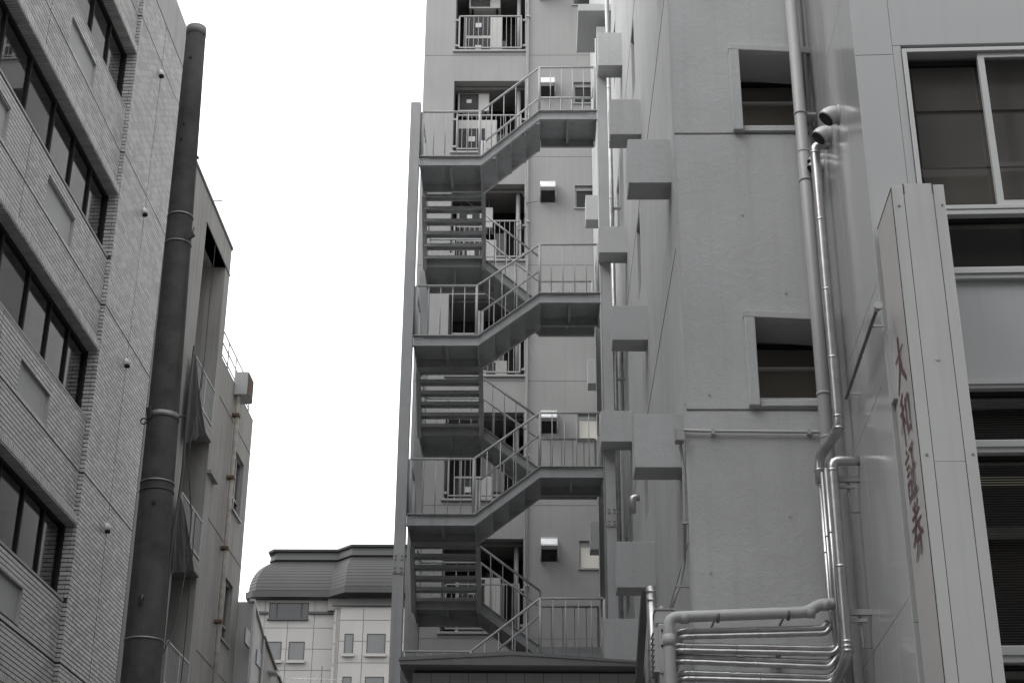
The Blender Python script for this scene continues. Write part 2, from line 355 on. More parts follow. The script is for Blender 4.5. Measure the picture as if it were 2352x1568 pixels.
# =================================================================== left behind: beige block with balconies (same frame)
X2 = -8.2; H2, H3 = 19.86, 16.95; R0, R1 = 31.18, 33.3
b2 = thing('balcony_building', 'beige concrete block with stacked balconies behind the utility pole', 'building', (-10, 32, 0), fy=LF)
m_ = MB(LF); holed(m_, mpx(X2), YE+.05, 33.77, 0, H2, [(R0, R1, 0.0, 19.1)], 1.4)
m_.quad((X2-1.4, R0, 0), (X2-1.4, R1, 0), (X2-1.4, R1, 19.1), (X2-1.4, R0, 19.1))
m_.quad((X2, 33.77, 0), (-16, 33.77, 0), (-16, 33.77, H2), (X2, 33.77, H2)); m_.quad((X2, YE+.05, H2), (X2, 33.77, H2), (-16, 33.77, H2), (-16, YE+.05, H2)); m_.quad((X2, YE+.05, 0), (X2, YE+.05, H2), (-16, YE+.05, H2), (-16, YE+.05, 0))
WH = [(36.1, 37.12, 14.0, 15.5), (36.02, 37.02, 10.83, 12.32), (36.02, 37.02, 7.7, 9.15)]
holed(m_, mpx(X2-.01), 33.77, 37.75, 0, H3, WH, .14)
m_.quad((X2-.01, 37.75, 0), (-16, 37.75, 0), (-16, 37.75, H3), (X2-.01, 37.75, H3)); m_.quad((X2, 33.77, H3), (X2, 37.75, H3), (-16, 37.75, H3), (-16, 33.77, H3))
m_.build('wall', 'beige', b2)
m_ = MB(LF); m_.box(X2-.3, X2+.025, YE+.1, 33.8, H2-.05, H2+.03); m_.box(X2-.3, X2+.02, R0-.05, 33.79, 19.1, 19.13); m_.build('roof_coping', 'beige_dark', b2)
for z in (16.0, 13.0, 10.0, 7.0):
    m_ = MB(LF); m_.box(X2-.02, X2-.002, 33.9, 37.7, z, z+.02); m_.build('wall_joint', 'beige_dark', b2)
bal0 = None
for z in (14.6, 11.45, 8.3, 5.15):
    s_ = MB(LF); s_.box(X2-1.39, X2+.06, R0+.05, R1-.02, z, z+.16); s_.box(X2-.06, X2+.06, R0+.05, R1-.02, z+.16, z+.3); bo = s_.build('balcony', 'beige', b2, bevel=.01)
    r_ = MB(LF); xr = X2+.02
    for zz in (z+.42, z+1.25): r_.beam((xr, R0+.08, zz), (xr, R1-.04, zz), .03, .035)
    for yy in (R0+.1, (R0+R1)/2+.1, R1-.06): r_.beam((xr, yy, z+.3), (xr, yy, z+1.27), .035, .035)
    ro = r_.build('railing', 'steel', bo)
    yy = R0+.25; k0 = None
    while yy < R1-.1:
        if k0 is None: k0 = MB(LF).box(xr-.008, xr+.008, yy-.008, yy+.008, z+.43, z+1.24).build('baluster', 'steel', ro); y0_ = yy
        else: inst(k0, (0, yy-y0_, 0), ro, LF)
        yy += .125
    d_ = MB(LF); d_.box(X2-1.395, X2-1.36, R0+.3, R1-.3, z+.2, z+2.1); d_.build('balcony_door', 'dglass', b2)
m_ = MB(LF); m_.box(X2-.3, X2+.1, 33.32, 34.1, 13.9, 13.98); m_.build('canopy', 'beige', b2)
for a, b, c, d in WH:
    f_ = MB(LF); x = X2-.12
    f_.box(x-.03, x+.03, a, b, c, c+.05); f_.box(x-.03, x+.03, a, b, d-.05, d); f_.box(x-.03, x+.03, a, a+.04, c+.05, d-.05); f_.box(x-.03, x+.03, b-.04, b, c+.05, d-.05); f_.box(x-.02, x+.035, (a+b)/2-.025, (a+b)/2+.025, c+.05, d-.05); f_.box(x-.02, x+.03, a+.04, b-.04, c+.42, c+.46)
    f_.box(x+.03, x+.17, a-.03, b+.03, c-.03, c)
    fo = f_.build('window', 'alu_frame', b2); MB(LF).box(x-.028, x-.012, a+.04, b-.04, c+.05, d-.05).build('pane', 'dglass', fo)
rr_ = MB(LF)
for zz in (H3+.25, H3+.55, H3+.85): rr_.tube([(X2-.1, 33.8, zz), (X2-.1, 37.6, zz)], .018, 6)
for yy in np.linspace(33.9, 37.5, 5): rr_.tube([(X2-.1, yy, H3), (X2-.1, yy, H3+.86)], .018, 6)
rr_.build('roof_railing', 'steel_rail', b2)
p = PY(537, 905, 35.3, LF); q_ = PY(571, 853, 35.3, LF)
tk = thing('wall_box', 'pale metal box with rusty side at the top of the drainpipe', 'box', (p[0]+.2, 35.6, p[2]), fy=LF)
MB(LF).box(p[0], q_[0], 35.3, 35.95, p[2], q_[2]).build('body', 'panel_paint', tk, bevel=.01); MB(LF).box(q_[0]+.002, q_[0]+.012, 35.31, 35.94, p[2]+.01, q_[2]-.01).build('rusty_side', 'rust', tk)
dp = thing('drainpipe', 'rust-flecked pale drainpipe running down the beige block', 'pipe', (X2+.09, 35.4, 0), fy=LF)
MB(LF).tube([(X2+.1, 35.4, 0), (X2+.1, 35.4, 9), (X2+.1, 35.4, p[2]+.1)], .055, 10).build('tube', 'rust_pipe', dp)
for z in (7.4, 9.2, 11.0, 12.75, 14.5, 16.1): MB(LF).box(X2, X2+.165, 35.31, 35.49, z, z+.07).build('bracket', 'rust', dp)
an = thing('roof_aerial', 'short thin mast on the roof corner of the beige block', 'antenna', (X2-.1, 30.3, H2), fy=LF)
MB(LF).tube([(X2-.15, 30.3, H2), (X2-.15, 30.3, H2+.45)], .02, 6).build('mast', 'cable', an); MB(LF).box(X2-.2, X2-.1, 30.25, 30.35, H2+.44, H2+.47).build('cap', 'cable', an)
an = thing('roof_aerial', 'thin T-shaped aerial on the sloping roof line of the beige block', 'antenna', (X2-.1, 31.9, H2), fy=LF)
MB(LF).tube([(X2-.1, 31.9, H2), (X2-.1, 31.9, H2+.25)], .012, 6).build('mast', 'cable', an); MB(LF).tube([(X2-.35, 31.9, H2+.25), (X2+.12, 31.9, H2+.25)], .014, 6).build('crossbar', 'cable', an)
cb = MB(LF); cb.tube([(X2+.03, 32.0+.02*sin(t*3), 19.0-t) for t in np.linspace(0, 3.6, 8)], .008, 5); tag(cb.build('hanging_cable', 'cable'), 'thin dark cable hanging in the top opening of the beige block', 'cable'); cb = MB(LF); cb.tube([(X2+.09, 32.3+.12*sin(t*.6), 12.6-t) for t in np.linspace(0, 5, 10)], .01, 5)
tag(cb.build('hanging_cable', 'cable'), 'thin dark cable hanging in front of the lower balconies of the beige block', 'cable')
z2 = lambda x, y: (x*.5, 784.6+y*.5)
for lab, r_, pts in (('thick black cable bundle hanging down beside the utility pole', .028, ((893, 20), (866, 250), (852, 420), (836, 620), (816, 750), (792, 900), (772, 1100), (747, 1400), (730, 1560))),
                     ('slack thin black wire looping from the balconies beside the pole', .012, ((935, 90), (905, 330), (870, 480), (868, 620), (880, 800), (862, 1000), (828, 1180), (800, 1330), (742, 1440)))):
    cb = MB(LF); cb.tube(smooth_path([PX(*z2(*p), X2+.18, LF) for p in pts], .2, 4), r_, 6); tag(cb.build('hanging_cable', 'cable'), lab, 'cable')
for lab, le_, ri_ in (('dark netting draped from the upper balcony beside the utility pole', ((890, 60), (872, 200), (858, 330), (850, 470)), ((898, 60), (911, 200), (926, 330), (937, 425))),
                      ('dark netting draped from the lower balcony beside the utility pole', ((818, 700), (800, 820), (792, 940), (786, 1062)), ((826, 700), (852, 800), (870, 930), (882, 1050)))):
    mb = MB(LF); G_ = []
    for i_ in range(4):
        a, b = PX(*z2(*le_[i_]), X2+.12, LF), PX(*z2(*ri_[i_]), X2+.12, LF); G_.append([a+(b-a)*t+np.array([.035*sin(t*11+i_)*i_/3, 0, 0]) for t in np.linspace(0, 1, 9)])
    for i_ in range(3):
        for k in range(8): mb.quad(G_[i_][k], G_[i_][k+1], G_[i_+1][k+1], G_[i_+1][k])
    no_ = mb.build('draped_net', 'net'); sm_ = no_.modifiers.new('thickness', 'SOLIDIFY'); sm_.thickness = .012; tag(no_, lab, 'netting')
# white low block and a smaller beige one beyond it
wb = thing('white_building', 'low white panelled building with two dark louvre slits beyond the beige block', 'building', (-9, 41, 0), fy=LF)
A, B = PX(560, 1375, -7.85, LF), PX(637, 1545, -7.85, LF); M_ = PX(602, 1470, -7.85, LF); YM, ZM = M_[1], M_[2]+.12
m_ = MB(LF); m_.prism([(-7.85, 37.8, 0), (-7.85, YM, 0), (-7.85, YM, ZM), (-7.85, 37.8, A[2]+.25)], (-4, 0, 0)); m_.build('wall', 'white_panel', wb)
m_ = MB(LF); m_.beam((-7.87, 37.75, A[2]+.28), (-7.87, YM, ZM+.03), .14, .07); m_.tube([(-7.8, 37.78, 0), (-7.8, 37.78, A[2]+.25)], .035, 8); m_.build('roof_trim', 'white_panel', wb)
for a, b, c in (((198, 1150), (232, 1150), 1),):
    pass
gz = lambda x, y: ((560+x*.2596)*.91875, (1300+y*.2596)*.91875)
for (x0, y0), (x1, y1) in (((195, 1030), (232, 1270)), ((303, 1240), (340, 1470))):
    a = PX(*gz(x0+10, y0), -7.85, LF); b = PX(*gz(x1, y1), -7.85, LF); ya, yb = sorted((a[1], b[1])); z0, z1 = min(a[2], b[2])+.1, max(a[2], b[2])
    f_ = MB(LF); f_.box(-7.86, -7.845, ya, yb, z0, z1); lo = f_.build('louvre', 'black', wb)
    l0 = None
    for i in range(9):
        zz = z0+(i+.3)*(z1-z0)/9
        if l0 is None: l0 = MB(LF).box(-7.845, -7.82, ya, yb, zz, zz+.03).build('slat', 'steel', lo); zl = zz
        else: inst(l0, (0, 0, zz-zl), lo, LF)
for yy in (38.7, 39.5): MB(LF).box(-7.85, -7.847, yy, yy+.02, 0, 11.3).build('panel_joint', 'steel', wb)
for zz in (10.9, 9.0): MB(LF).box(-7.848, -7.8455, 37.81, YM-.05, zz, zz+.02).build('panel_joint', 'steel', wb)
sb = thing('small_beige_house', 'small beige gabled house end low beside the white building', 'house', (-9, 46, 0), fy=LF)
m_ = MB(LF); m_.prism([(-7.83, YM+.03, 0), (-7.83, B[1]+.6, 0), (-7.83, B[1]+.6, B[2]-.25), (-7.83, YM+.03, ZM-.05)], (-4, 0, 0)); m_.build('wall', 'beige', sb)
MB(LF).beam((-7.83, YM+.02, ZM-.02), (-7.83, B[1]+.65, B[2]-.22), .12, .06).build('roof_edge', 'beige_dark', sb)
C = PX(*gz(420, 1460), -7.83, LF); MB(LF).box(-7.84, -7.6, C[1], C[1]+.5, C[2], C[2]+.05).build('window_hood', 'steel', sb); MB(LF).tube([(-7.8, YM, 0), (-7.8, YM, ZM-.1)], .03, 8).build('downpipe', 'white_panel', sb)

# =================================================================== far building with a mansard roof (frame 0)
YFB = 120.0; k2 = 2.0
fb = thing('mansard_building', 'distant pale panelled building with dark curved mansard roof', 'building', (-14, 125, 0))
fz = lambda z: (z-1.6)*k2+1.6
def fp(x, z): return (x*k2, fz(z))
bayY = YFB-1.3; XE = 4.0
xl = -10.85*k2; xb = -7.75*k2; xb2 = -7.45*k2
m_ = MB(); m_.box(xl+.06, xb+.4, YFB+.06, YFB+14, 0, fz(18.45)); m_.box(xb+.3, XE, YFB-1.2, YFB+14, 0, fz(17.9)); m_.box(xb-.5, XE, YFB-.5, YFB+14, fz(17.9), fz(18.45)); wallF = m_.build('wall', 'f_joint', fb)
wins = [(-10.33, -9.72, 16.0, 16.74), (-9.45, -8.83, 16.0, 16.74), (-7.24, -6.885, 16.1, 16.89), (-6.387, -5.664, 16.1, 16.89), (-10.33, -9.72, 14.36, 15.1), (-9.45, -8.83, 14.36, 15.1), (-7.24, -6.885, 14.46, 15.25), (-6.387, -5.664, 14.46, 15.25), (-10.30, -8.76, 17.62, 18.27)]
def fpanels(xs, zs, Y):
    for a, b in zip(xs, xs[1:]):
        for c, d in zip(zs, zs[1:]):
            mb = MB(); u0, u1, v0, v1 = a*k2+.02, b*k2-.02, fz(c)+.02, fz(d)-.02
            hs = [(h[0]*k2, h[1]*k2, fz(h[2]), fz(h[3])) for h in wins if h[0] < b and h[1] > a and h[2] < d and h[3] > c]
            holed(mb, lambda u, v, dd: (u, Y+dd, v), u0, u1, v0, v1, hs, .055)
            if mb.f: mb.build('facade_panel', 'f_wall', wallF)
zl_ = [10, 11.6, 12.35, 13.97, 14.8, 15.63, 16.45, 17.27, 17.83]; zr_ = [10, 11.7, 12.5, 14.1, 14.95, 15.77, 16.6, 17.41, 17.92]
fpanels([-10.85, -10.45, -9.54, -8.52, -7.75], zl_, YFB-.0); fpanels([-10.85, -10.45, -8.52, -7.75], [17.83, 18.4], YFB)
fpanels([-7.45, -6.542, -5.4, -4.3, -3.2, -1, 2], zr_, bayY)
m_ = MB()
for c, d in zip(zr_, zr_[1:]): m_.quad((xb+.02, YFB-.3, fz(c)+.02), (xb2-.02, bayY+.02, fz(c)+.02), (xb2-.02, bayY+.02, fz(d)-.02), (xb+.02, YFB-.3, fz(d)-.02))
m_.box(xb-.01, xb+.05, YFB-.3, YFB+.05, 0, fz(17.92)); m_.build('bay_chamfer', 'f_wall', wallF)
for h in wins:
    Y = (bayY if h[0] > -7.6 else YFB)+.035; a, b, c, d = h[0]*k2, h[1]*k2, fz(h[2]), fz(h[3]); t_ = .07; f_ = MB()
    f_.box(a, b, Y-.03, Y+.02, c, c+t_); f_.box(a, b, Y-.03, Y+.02, d-t_, d); f_.box(a, a+t_, Y-.03, Y+.02, c+t_, d-t_); f_.box(b-t_, b, Y-.05, Y+.02, c+t_, d-t_)
    if b-a > 2: f_.box(a+.55, a+.65, Y-.05, Y+.02, c+t_, d-t_); f_.box(b-.62, b-.5, Y-.05, Y+.02, c+t_, d-t_)
    fo = f_.build('window', 'gasket', fb); MB().box(a+t_, b-t_, Y, Y+.015, c+t_, d-t_).build('pane', 'dglass_f' if h[2] < 17 else 'dglass', fo)
    if h[2] < 17: MB().box(a-.12, b+.12, Y-.3, Y-.1, c-.22, c-.0).build('sill', 'f_wall', fo)
m_ = MB(); z = fz(17.85); m_.box(xl-.1, -10.33*k2, YFB-.25, YFB, z-.09, z+.09); m_.box(-8.74*k2, xb, YFB-.25, YFB, z-.09, z+.09); m_.box(-10.35*k2, -8.75*k2, YFB-.22, YFB+.1, fz(17.56), fz(17.56)+.14)
m_.box(xb-.02, XE, bayY-.25, bayY+.02, fz(17.95), fz(17.95)+.2); m_.build('ledge', 'f_band', fb)
# roof: plan outline offset inwards as it rises; courses are stepped strips
def outline(off, z):
    o = off; return [(xl-.75+o*1.15, YFB+12), (xl-.75+o*1.15, YFB-.2+o), (xl-.1+o*1.05, YFB-.9+o), (xb-.4+o*.3, YFB-.9+o), (xb2+.35+o*.2, bayY-.9+o), (XE, bayY-.9+o)]
prof = []; NC = 13
for i in range(NC+1):
    t = i/NC; a = t*pi/2*.86; prof.append((1.75*(1-cos(a))+.15, fz(18.66)+(fz(20.02)-fz(18.66))*sin(a)/sin(pi/2*.86)))
for i in range(NC):
    (o0, z0), (o1, z1) = prof[i], prof[i+1]; A_ = outline(o0-.018, z0); B_ = outline(o1, z1); C_ = outline(o0+.1, z0); c_ = MB()
    for k in range(5):
        c_.quad((*A_[k], z0), (*A_[k+1], z0), (*B_[k+1], z1), (*B_[k], z1)); c_.quad((*C_[k], z0-.001), (*C_[k+1], z0-.001), (*A_[k+1], z0), (*A_[k], z0))
    c_.build('roof_course', 'f_roof', fb)
def band(name, mat, pts):
    c_ = MB()
    for (o0, z0), (o1, z1) in zip(pts, pts[1:]):
        A_, B_ = outline(o0, z0), outline(o1, z1)
        for k in range(5): c_.quad((*A_[k], z0), (*A_[k+1], z0), (*B_[k+1], z1), (*B_[k], z1))
    c_.build(name, mat, fb)
band('eave_band', 'f_roof', [(1.2, fz(18.36)), (0, fz(18.38)), (-.05, fz(18.62)), (.3, fz(18.66))])
band('roof_parapet', 'f_band', [(1.7, fz(20.02)), (1.25, fz(20.05)), (1.3, fz(20.2)), (1.38, fz(20.36)), (1.15, fz(20.39)), (1.12, fz(20.47)), (1.6, fz(20.48)), (4, fz(20.48))])
ta = thing('tv_antenna', 'thin white television aerial on a mast before the distant pale building', 'antenna', (*PY(850, 1560, 55)[:2], 0))
p = PY(805, 1660, 55); 
q0, q1 = PY(*gz(650, 1520), 55), PY(*gz(1140, 1535), 55); mm = PY(*gz(945, 1400), 55)
an_ = MB(); an_.tube([(mm[0], 55, 0), mm], .02, 6); an_.build('mast', 'cable', ta)
an_ = MB(); an_.tube([q0, q1], .012, 5)
for t in np.linspace(.02, .98, 11): pz = q0+(q1-q0)*t; an_.tube([pz+[0, -.12, .03], pz+[0, .12, -.03]], .009, 4)
an_.build('boom', 'pvc_white', ta)

# =================================================================== apartment block behind the stairs (front at Y = 34)
YB = 34.0; XB0, XB1 = -2.85, 9.0; ST = 3.055
ab = thing('apartment_building', 'light grey apartment block with recessed balcony bays behind the steel stair', 'building', (2, 38, 0))
JB = [25.53-ST*i for i in range(-2, 8)]           # floor joints
bays = [(j-.79, j-2.91) for j in JB]              # top / bottom of the balcony openings
BX0, BX1 = -2.06, -.25
holes = [(BX0, BX1, b, t) for t, b in bays] + [(1.0, 1.56, j-1.47, j-.83) for j in JB]
m_ = MB(); holed(m_, lambda u, v, d: (u, YB+d, v), XB0, XB1, 0, 32, [h for h in holes if h[0] < 0], 1.35)
m2 = MB(); vv = m_
m_ = MB(); hb = [h for h in holes if h[0] < 0]; hw = [h for h in holes if h[0] > 0]
holed(m_, lambda u, v, d: (u, YB+d, v), XB0, .6, 0, 36, hb, 1.35); holed(m_, lambda u, v, d: (u, YB+d, v), .6, XB1, 0, 36, hw, .14)
m_.quad((XB0, YB, 0), (XB0, YB, 36), (XB0, YB+12, 36), (XB0, YB+12, 0)); m_.quad((XB0, YB, 36), (XB1, YB, 36), (XB1, YB+12, 36), (XB0, YB+12, 36))
wallB = m_.build('wall', 'b_paint', ab)
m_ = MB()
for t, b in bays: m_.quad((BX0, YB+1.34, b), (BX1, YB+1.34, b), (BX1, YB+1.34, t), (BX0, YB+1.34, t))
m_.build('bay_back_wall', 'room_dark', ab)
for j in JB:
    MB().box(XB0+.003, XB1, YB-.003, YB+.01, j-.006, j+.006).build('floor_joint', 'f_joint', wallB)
rail0 = None
for i, (t, b) in enumerate(bays):
    z0, z1 = b+.02, b+1.06; yr = YB-.03
    MB().box(BX0-.06, BX1+.03, YB-.06, YB+.1, b-.055, b+.0).build('bay_sill', 'b_trim', ab, bevel=.008)
    if rail0 is None:
        r_ = MB()
        for zz in (z0+.05, z1): r_.box(BX0+.1, BX1-.08, yr-.018, yr+.018, zz-.016, zz+.016)
        for xx in (BX0+.1, BX1-.1): r_.box(xx-.02, xx+.02, yr-.015, yr+.025, z0+.07, z1-.02)
        for xx in (BX0-.01, BX1-.06):
            for zz in (z0+.12, z1-.12): r_.box(xx, xx+.09, yr-.01, yr+.03, zz-.025, zz+.025)
        ro = r_.build('balcony_railing', 'b_trim', ab); rail0 = ro; zr0 = z0; k0 = None
        for xx in np.linspace(BX0+.23, BX1-.24, 12):
            if k0 is None: k0 = MB().box(xx-.0065, xx+.0065, yr-.0065, yr+.0065, z0+.065, z1-.016).build('baluster', 'b_trim', ro); x00 = xx
            else: inst(k0, (xx-x00, 0, 0), ro)
        kids = [o for o in ro.children]
    else:
        ro = inst(rail0, (0, 0, z0-zr0), ab)
        for c in kids: inst(c, (0, 0, z0-zr0), ro)
    # inside the bay: sliding door frame, hanging duct, round pipe
    dx0 = BX0+.75 if i % 2 else BX0+.9; f_ = MB()
    f_.box(dx0, BX1-.02, YB+1.25, YB+1.3, t-.2, t-.12); f_.box(dx0, dx0+.05, YB+1.25, YB+1.3, b, t-.2); f_.box(BX1-.5, BX1-.45, YB+1.25, YB+1.3, b, t-.2)
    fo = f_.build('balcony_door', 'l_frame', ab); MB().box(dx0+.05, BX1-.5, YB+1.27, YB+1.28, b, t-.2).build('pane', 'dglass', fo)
    MB().tube([(BX1-.16, YB+.35, b), (BX1-.16, YB+.35, t)], .055, 10).build('bay_pipe', 'b_trim', ab)
    MB().box(BX0, BX1, YB+.25, YB+1.3, t-.10, t-.02).build('bay_beam', 'beige_dark', ab)
for i, j in enumerate(JB):
    a, b, c, d = 1.0, 1.56, j-1.47, j-.83; y = YB+.1; f_ = MB(); tt = .035
    f_.box(a, b, y-.03, y+.03, c, c+tt); f_.box(a, b, y-.03, y+.03, d-tt-.08, d+.02); f_.box(a+.0, a+tt, y-.03, y+.03, c+tt, d-tt-.08); f_.box(b-tt, b, y-.03, y+.03, c+tt, d-tt-.08); f_.box(a-.03, b+.03, YB-.04, YB+.02, c-.035, c-.004)
    fo = f_.build('small_window', 'alu_frame', ab)
    MB().box(a+tt, b-tt, y, y+.01, c+tt, d-tt-.08).build('pane', 'lit_blind' if i in (5, 6) else 'dglass', fo)
    hx0, hx1, hz0, hz1 = .14, .515, j-1.32, j-.80; hd = MB()
    P = [(YB, hz1), (YB-.17, hz1), (YB-.27, hz1-.07), (YB-.30, hz1-.2), (YB-.30, hz1-.24), (YB, hz0+.02)]
    hd.prism([(hx0, y_, z_) for y_, z_ in P], (hx1-hx0, 0, 0)); ho = hd.build('vent_hood', 'hood', ab, bevel=.008)
    o_ = MB(); o_.quad((hx0+.02, YB-.285, hz1-.247), (hx1-.02, YB-.285, hz1-.247), (hx1-.02, YB-.01, hz0+.005), (hx0+.02, YB-.01, hz0+.005)); o_.build('vent_mouth', 'black', ho)
    for xx in (hx0-.012, hx1+.004): MB().box(xx, xx+.008, YB-.31, YB, hz0-.0, hz1-.16).build('side_plate', 'steel', ho)
dpB = thing('drainpipe', 'thin grey downpipe running the full height of the apartment block wall', 'pipe', (-.17, YB-.05, 0))
MB().tube([(-.17, YB-.05, 0), (-.17, YB-.05, 31)], .028, 10).build('tube', 'b_paint', dpB)
for j in JB: MB().box(-.215, -.125, YB-.1, YB, j-1.9, j-1.86).build('clamp', 'steel', dpB)
cb = MB(); cb.tube([(-.215+.012*sin(t*1.3), YB-.1-.01*sin(t), 31-t) for t in np.linspace(0, 26, 40)], .011, 5)
tag(cb.build('wall_cable', 'cable_light'), 'pale cable beside the downpipe on the apartment block', 'cable')
cb = MB(); s0, s1 = PY(1212, 785, YB-.03), PY(1262, 930, YB-.03)
cb.tube([s0+(s1-s0)*t+[0, 0, .3*(t*t-t)] for t in np.linspace(0, 1, 9)]+[PY(1262, 930, YB-.1)], .004, 5); tag(cb.build('wall_cable', 'steel'), 'dark sagging cable running from the downpipe to a vent hood', 'cable')
z5 = lambda x, y: ((980+x*.2933)*.91875, (440+y*.2933)*.91875)
cb = MB(); cb.tube([PY(*z5(x, y), YB-.08) for x, y in ((1105, 130), (1140, 200), (1150, 232), (1250, 215))], .008, 5); cb.tube([PY(*z5(1090+28*cos(a), 440+22*sin(a)+8*cos(3*a)), YB-.1) for a in np.linspace(0, 11, 34)], .007, 5); cb.tube([PY(*z5(x, y), YB-.09) for x, y in ((1150, 232), (1135, 330), (1115, 420))], .008, 5)
tag(cb.build('wall_cable', 'cable'), 'tangled black cable by the balcony bay beside the upper vent hood', 'cable')
# air-conditioning units standing or hanging in the bays
def ac(label, x0, x1, z0, z1, y, fans, hang=None):
    t = thing('air_conditioner', label, 'air conditioner', ((x0+x1)/2, y+.15, z0), 'outdoor air conditioning units in the balcony bays')
    MB().box(x0, x1, y, y+.32, z0+.03, z1).build('casing', 'ac_case', t, bevel=.012)
    w_ = x1-x0; h = (z1-z0-.03)/fans
    for i in range(fans):
        cx, cz = x0+w_*.36, z0+.03+h*(i+.5); r = min(w_*.32, h*.42)
        o = MB(); o.box(cx-r*1.05, cx+r*1.05, y-.008, y+.01, cz-r*1.03, cz+r*1.03); fo = o.build('fan_opening', 'ac_dark', t)
        o = MB()
        for q in (.42, .7, 1.0):
            o.tube(arc((cx, y-.02, cz), r*q, 0, 2*pi, (1, 0, 0), (0, 0, 1), 25), .0035, 4)
        for a in np.linspace(0, 2*pi, 28, endpoint=False): o.beam((cx+.25*r*cos(a), y-.02, cz+.25*r*sin(a)), (cx+r*cos(a), y-.02, cz+r*sin(a)), .004, .004, (0, 1, 0))
        go = o.build('fan_guard', 'ac_wire', t); s_ = r*.24; MB().box(cx-s_*1.15, cx+s_*1.15, y-.035, y-.022, cz-s_, cz+s_).build('badge', 'ac_badge', t, bevel=.006)
    for xx in (x0+.06, x1-.12): MB().box(xx, xx+.06, y+.02, y+.3, z0-.0, z0+.03).build('foot', 'ac_dark', t)
    if hang:
        o = MB()
        for xx in (x0+.1, x1-.1):
            o.beam((xx, y+.16, z1), (xx, y+.16, hang), .03, .03)
        o.beam((x0+.1, y+.02, hang-.03), (x1-.1, y+.02, z1-.25), .018, .018); o.build('hanger', 'cable', t)
def bayrect(x0, y0, x1, y1, Y): p, q = PY(x0, y0, Y), PY(x1, y1, Y); return p[0], q[0], q[2], p[2]
z4 = lambda x, y: ((980+x*.3062)*.91875, y*.3062*.91875)
YA = YB+.42
def acz(label, lx, top, hx, bot, fans, hang=None, conv=z4):
    a = PY(*conv(lx, top), YA); b = PY(*conv(hx, bot), YA); ac(label, a[0], b[0], b[2], a[2], YA, fans, hang)
t1 = bays[2][0]
acz('small air conditioner hung from the ceiling of the bay at the stair top', 540, 760, 792, 915, 1, bays[2][0]-.1)
ac('large air conditioner on the floor of the bay behind the top stair landing', *[PY(*z4(540, 980), YA)[0], PY(*z4(857, 980), YA)[0]], bays[2][1]+.0, PY(*z4(540, 980), YA)[2], YA, 1)
ac('tall twin-fan air conditioner behind the uppermost balcony railing', PY(*z4(600, 125), YA)[0], PY(*z4(902, 125), YA)[0], bays[1][1], PY(*z4(600, 125), YA)[2], YA, 2)
a_ = PY(*z4(630, 75), YA); ac('air conditioner hung at the very top edge of the picture', a_[0], PY(*z4(885, 75), YA)[0], a_[2], a_[2]+.62, YA, 1, bays[1][0]-.1)
b_ = bays[3]; ac('air conditioner on the bay floor seen between the upper stair treads', BX0+.12, BX0+1.12, b_[1], b_[1]+.78, YA, 1); ac('air conditioner hung in the bay behind the upper stair treads', BX0+.12, BX0+1.02, b_[1]+1.1, b_[1]+1.7, YA, 1, b_[0]-.1)
b_ = bays[4]; ac('air conditioner on the bay floor behind the middle stair landing', BX0+.5, BX0+1.4, b_[1], b_[1]+.7, YA+.3, 1)
b_ = bays[6]; ac('twin-fan air conditioner in the bay behind the lower stair landing', BX0+.3, BX0+1.3, b_[1], b_[1]+1.35, YA, 2)
b_ = bays[5]; ac('low air conditioner in the bay hidden behind the middle stair flight', BX0+.2, BX0+1.1, b_[1], b_[1]+.7, YA, 1)

# =================================================================== steel fire-escape stair
YS0, YS1, YS2, YS3 = 22.0, 22.88, 23.6, 24.5; XL0, XL1, XR0, XR1 = -1.86, -.867, .08, 1.02
Lz = [15.10, 11.90, 9.03, 6.15]; Rz = [15.97, 12.63, 9.77, 6.92]; BRz = [None, 13.26, 10.33, 7.49]; BLz = [None, 14.09, 11.06, 8.21]
sc_ = thing('fire_escape_stair', 'grey painted steel fire escape winding up between the two concrete blocks', 'staircase', ((XL0+XR1)/2, 23, 0))
def stringer(path, side, parent, d=.165, out=1):
    """channel along a path of (x,y,z) top points; side = unit vector of the outer face"""
    s = np.array(side, float)*out
    for (p, q) in zip(path, path[1:]):
        p, q = np.array(p, float), np.array(q, float); dd = d*(1.22 if abs(p[2]-q[2]) > .1 else 1)
        dp_ = dd if True else d
    web, fl = MB(), MB(); P = [np.array(p, float) for p in path]
    for p, q in zip(P, P[1:]):
        dn = np.array([0, 0, -d]); i = -s*.014
        web.hexa([p+dn, q+dn, q+dn+i, p+dn+i, p, q, q+i, p+i])
        for o0, o1, th in ((np.array([0, 0, .006]), np.array([0, 0, -.008]), .05), (np.array([0, 0, -d-.012]), np.array([0, 0, -d]), .05)):
            e = s*th; f0 = i*1.2
            fl.hexa([p+o0+f0, q+o0+f0, q+o0+e, p+o0+e, p+o1+f0, q+o1+f0, q+o1+e, p+o1+e])
    o = web.build('stringer', 'steel', parent); fl.build('flange', 'steel', o); return o
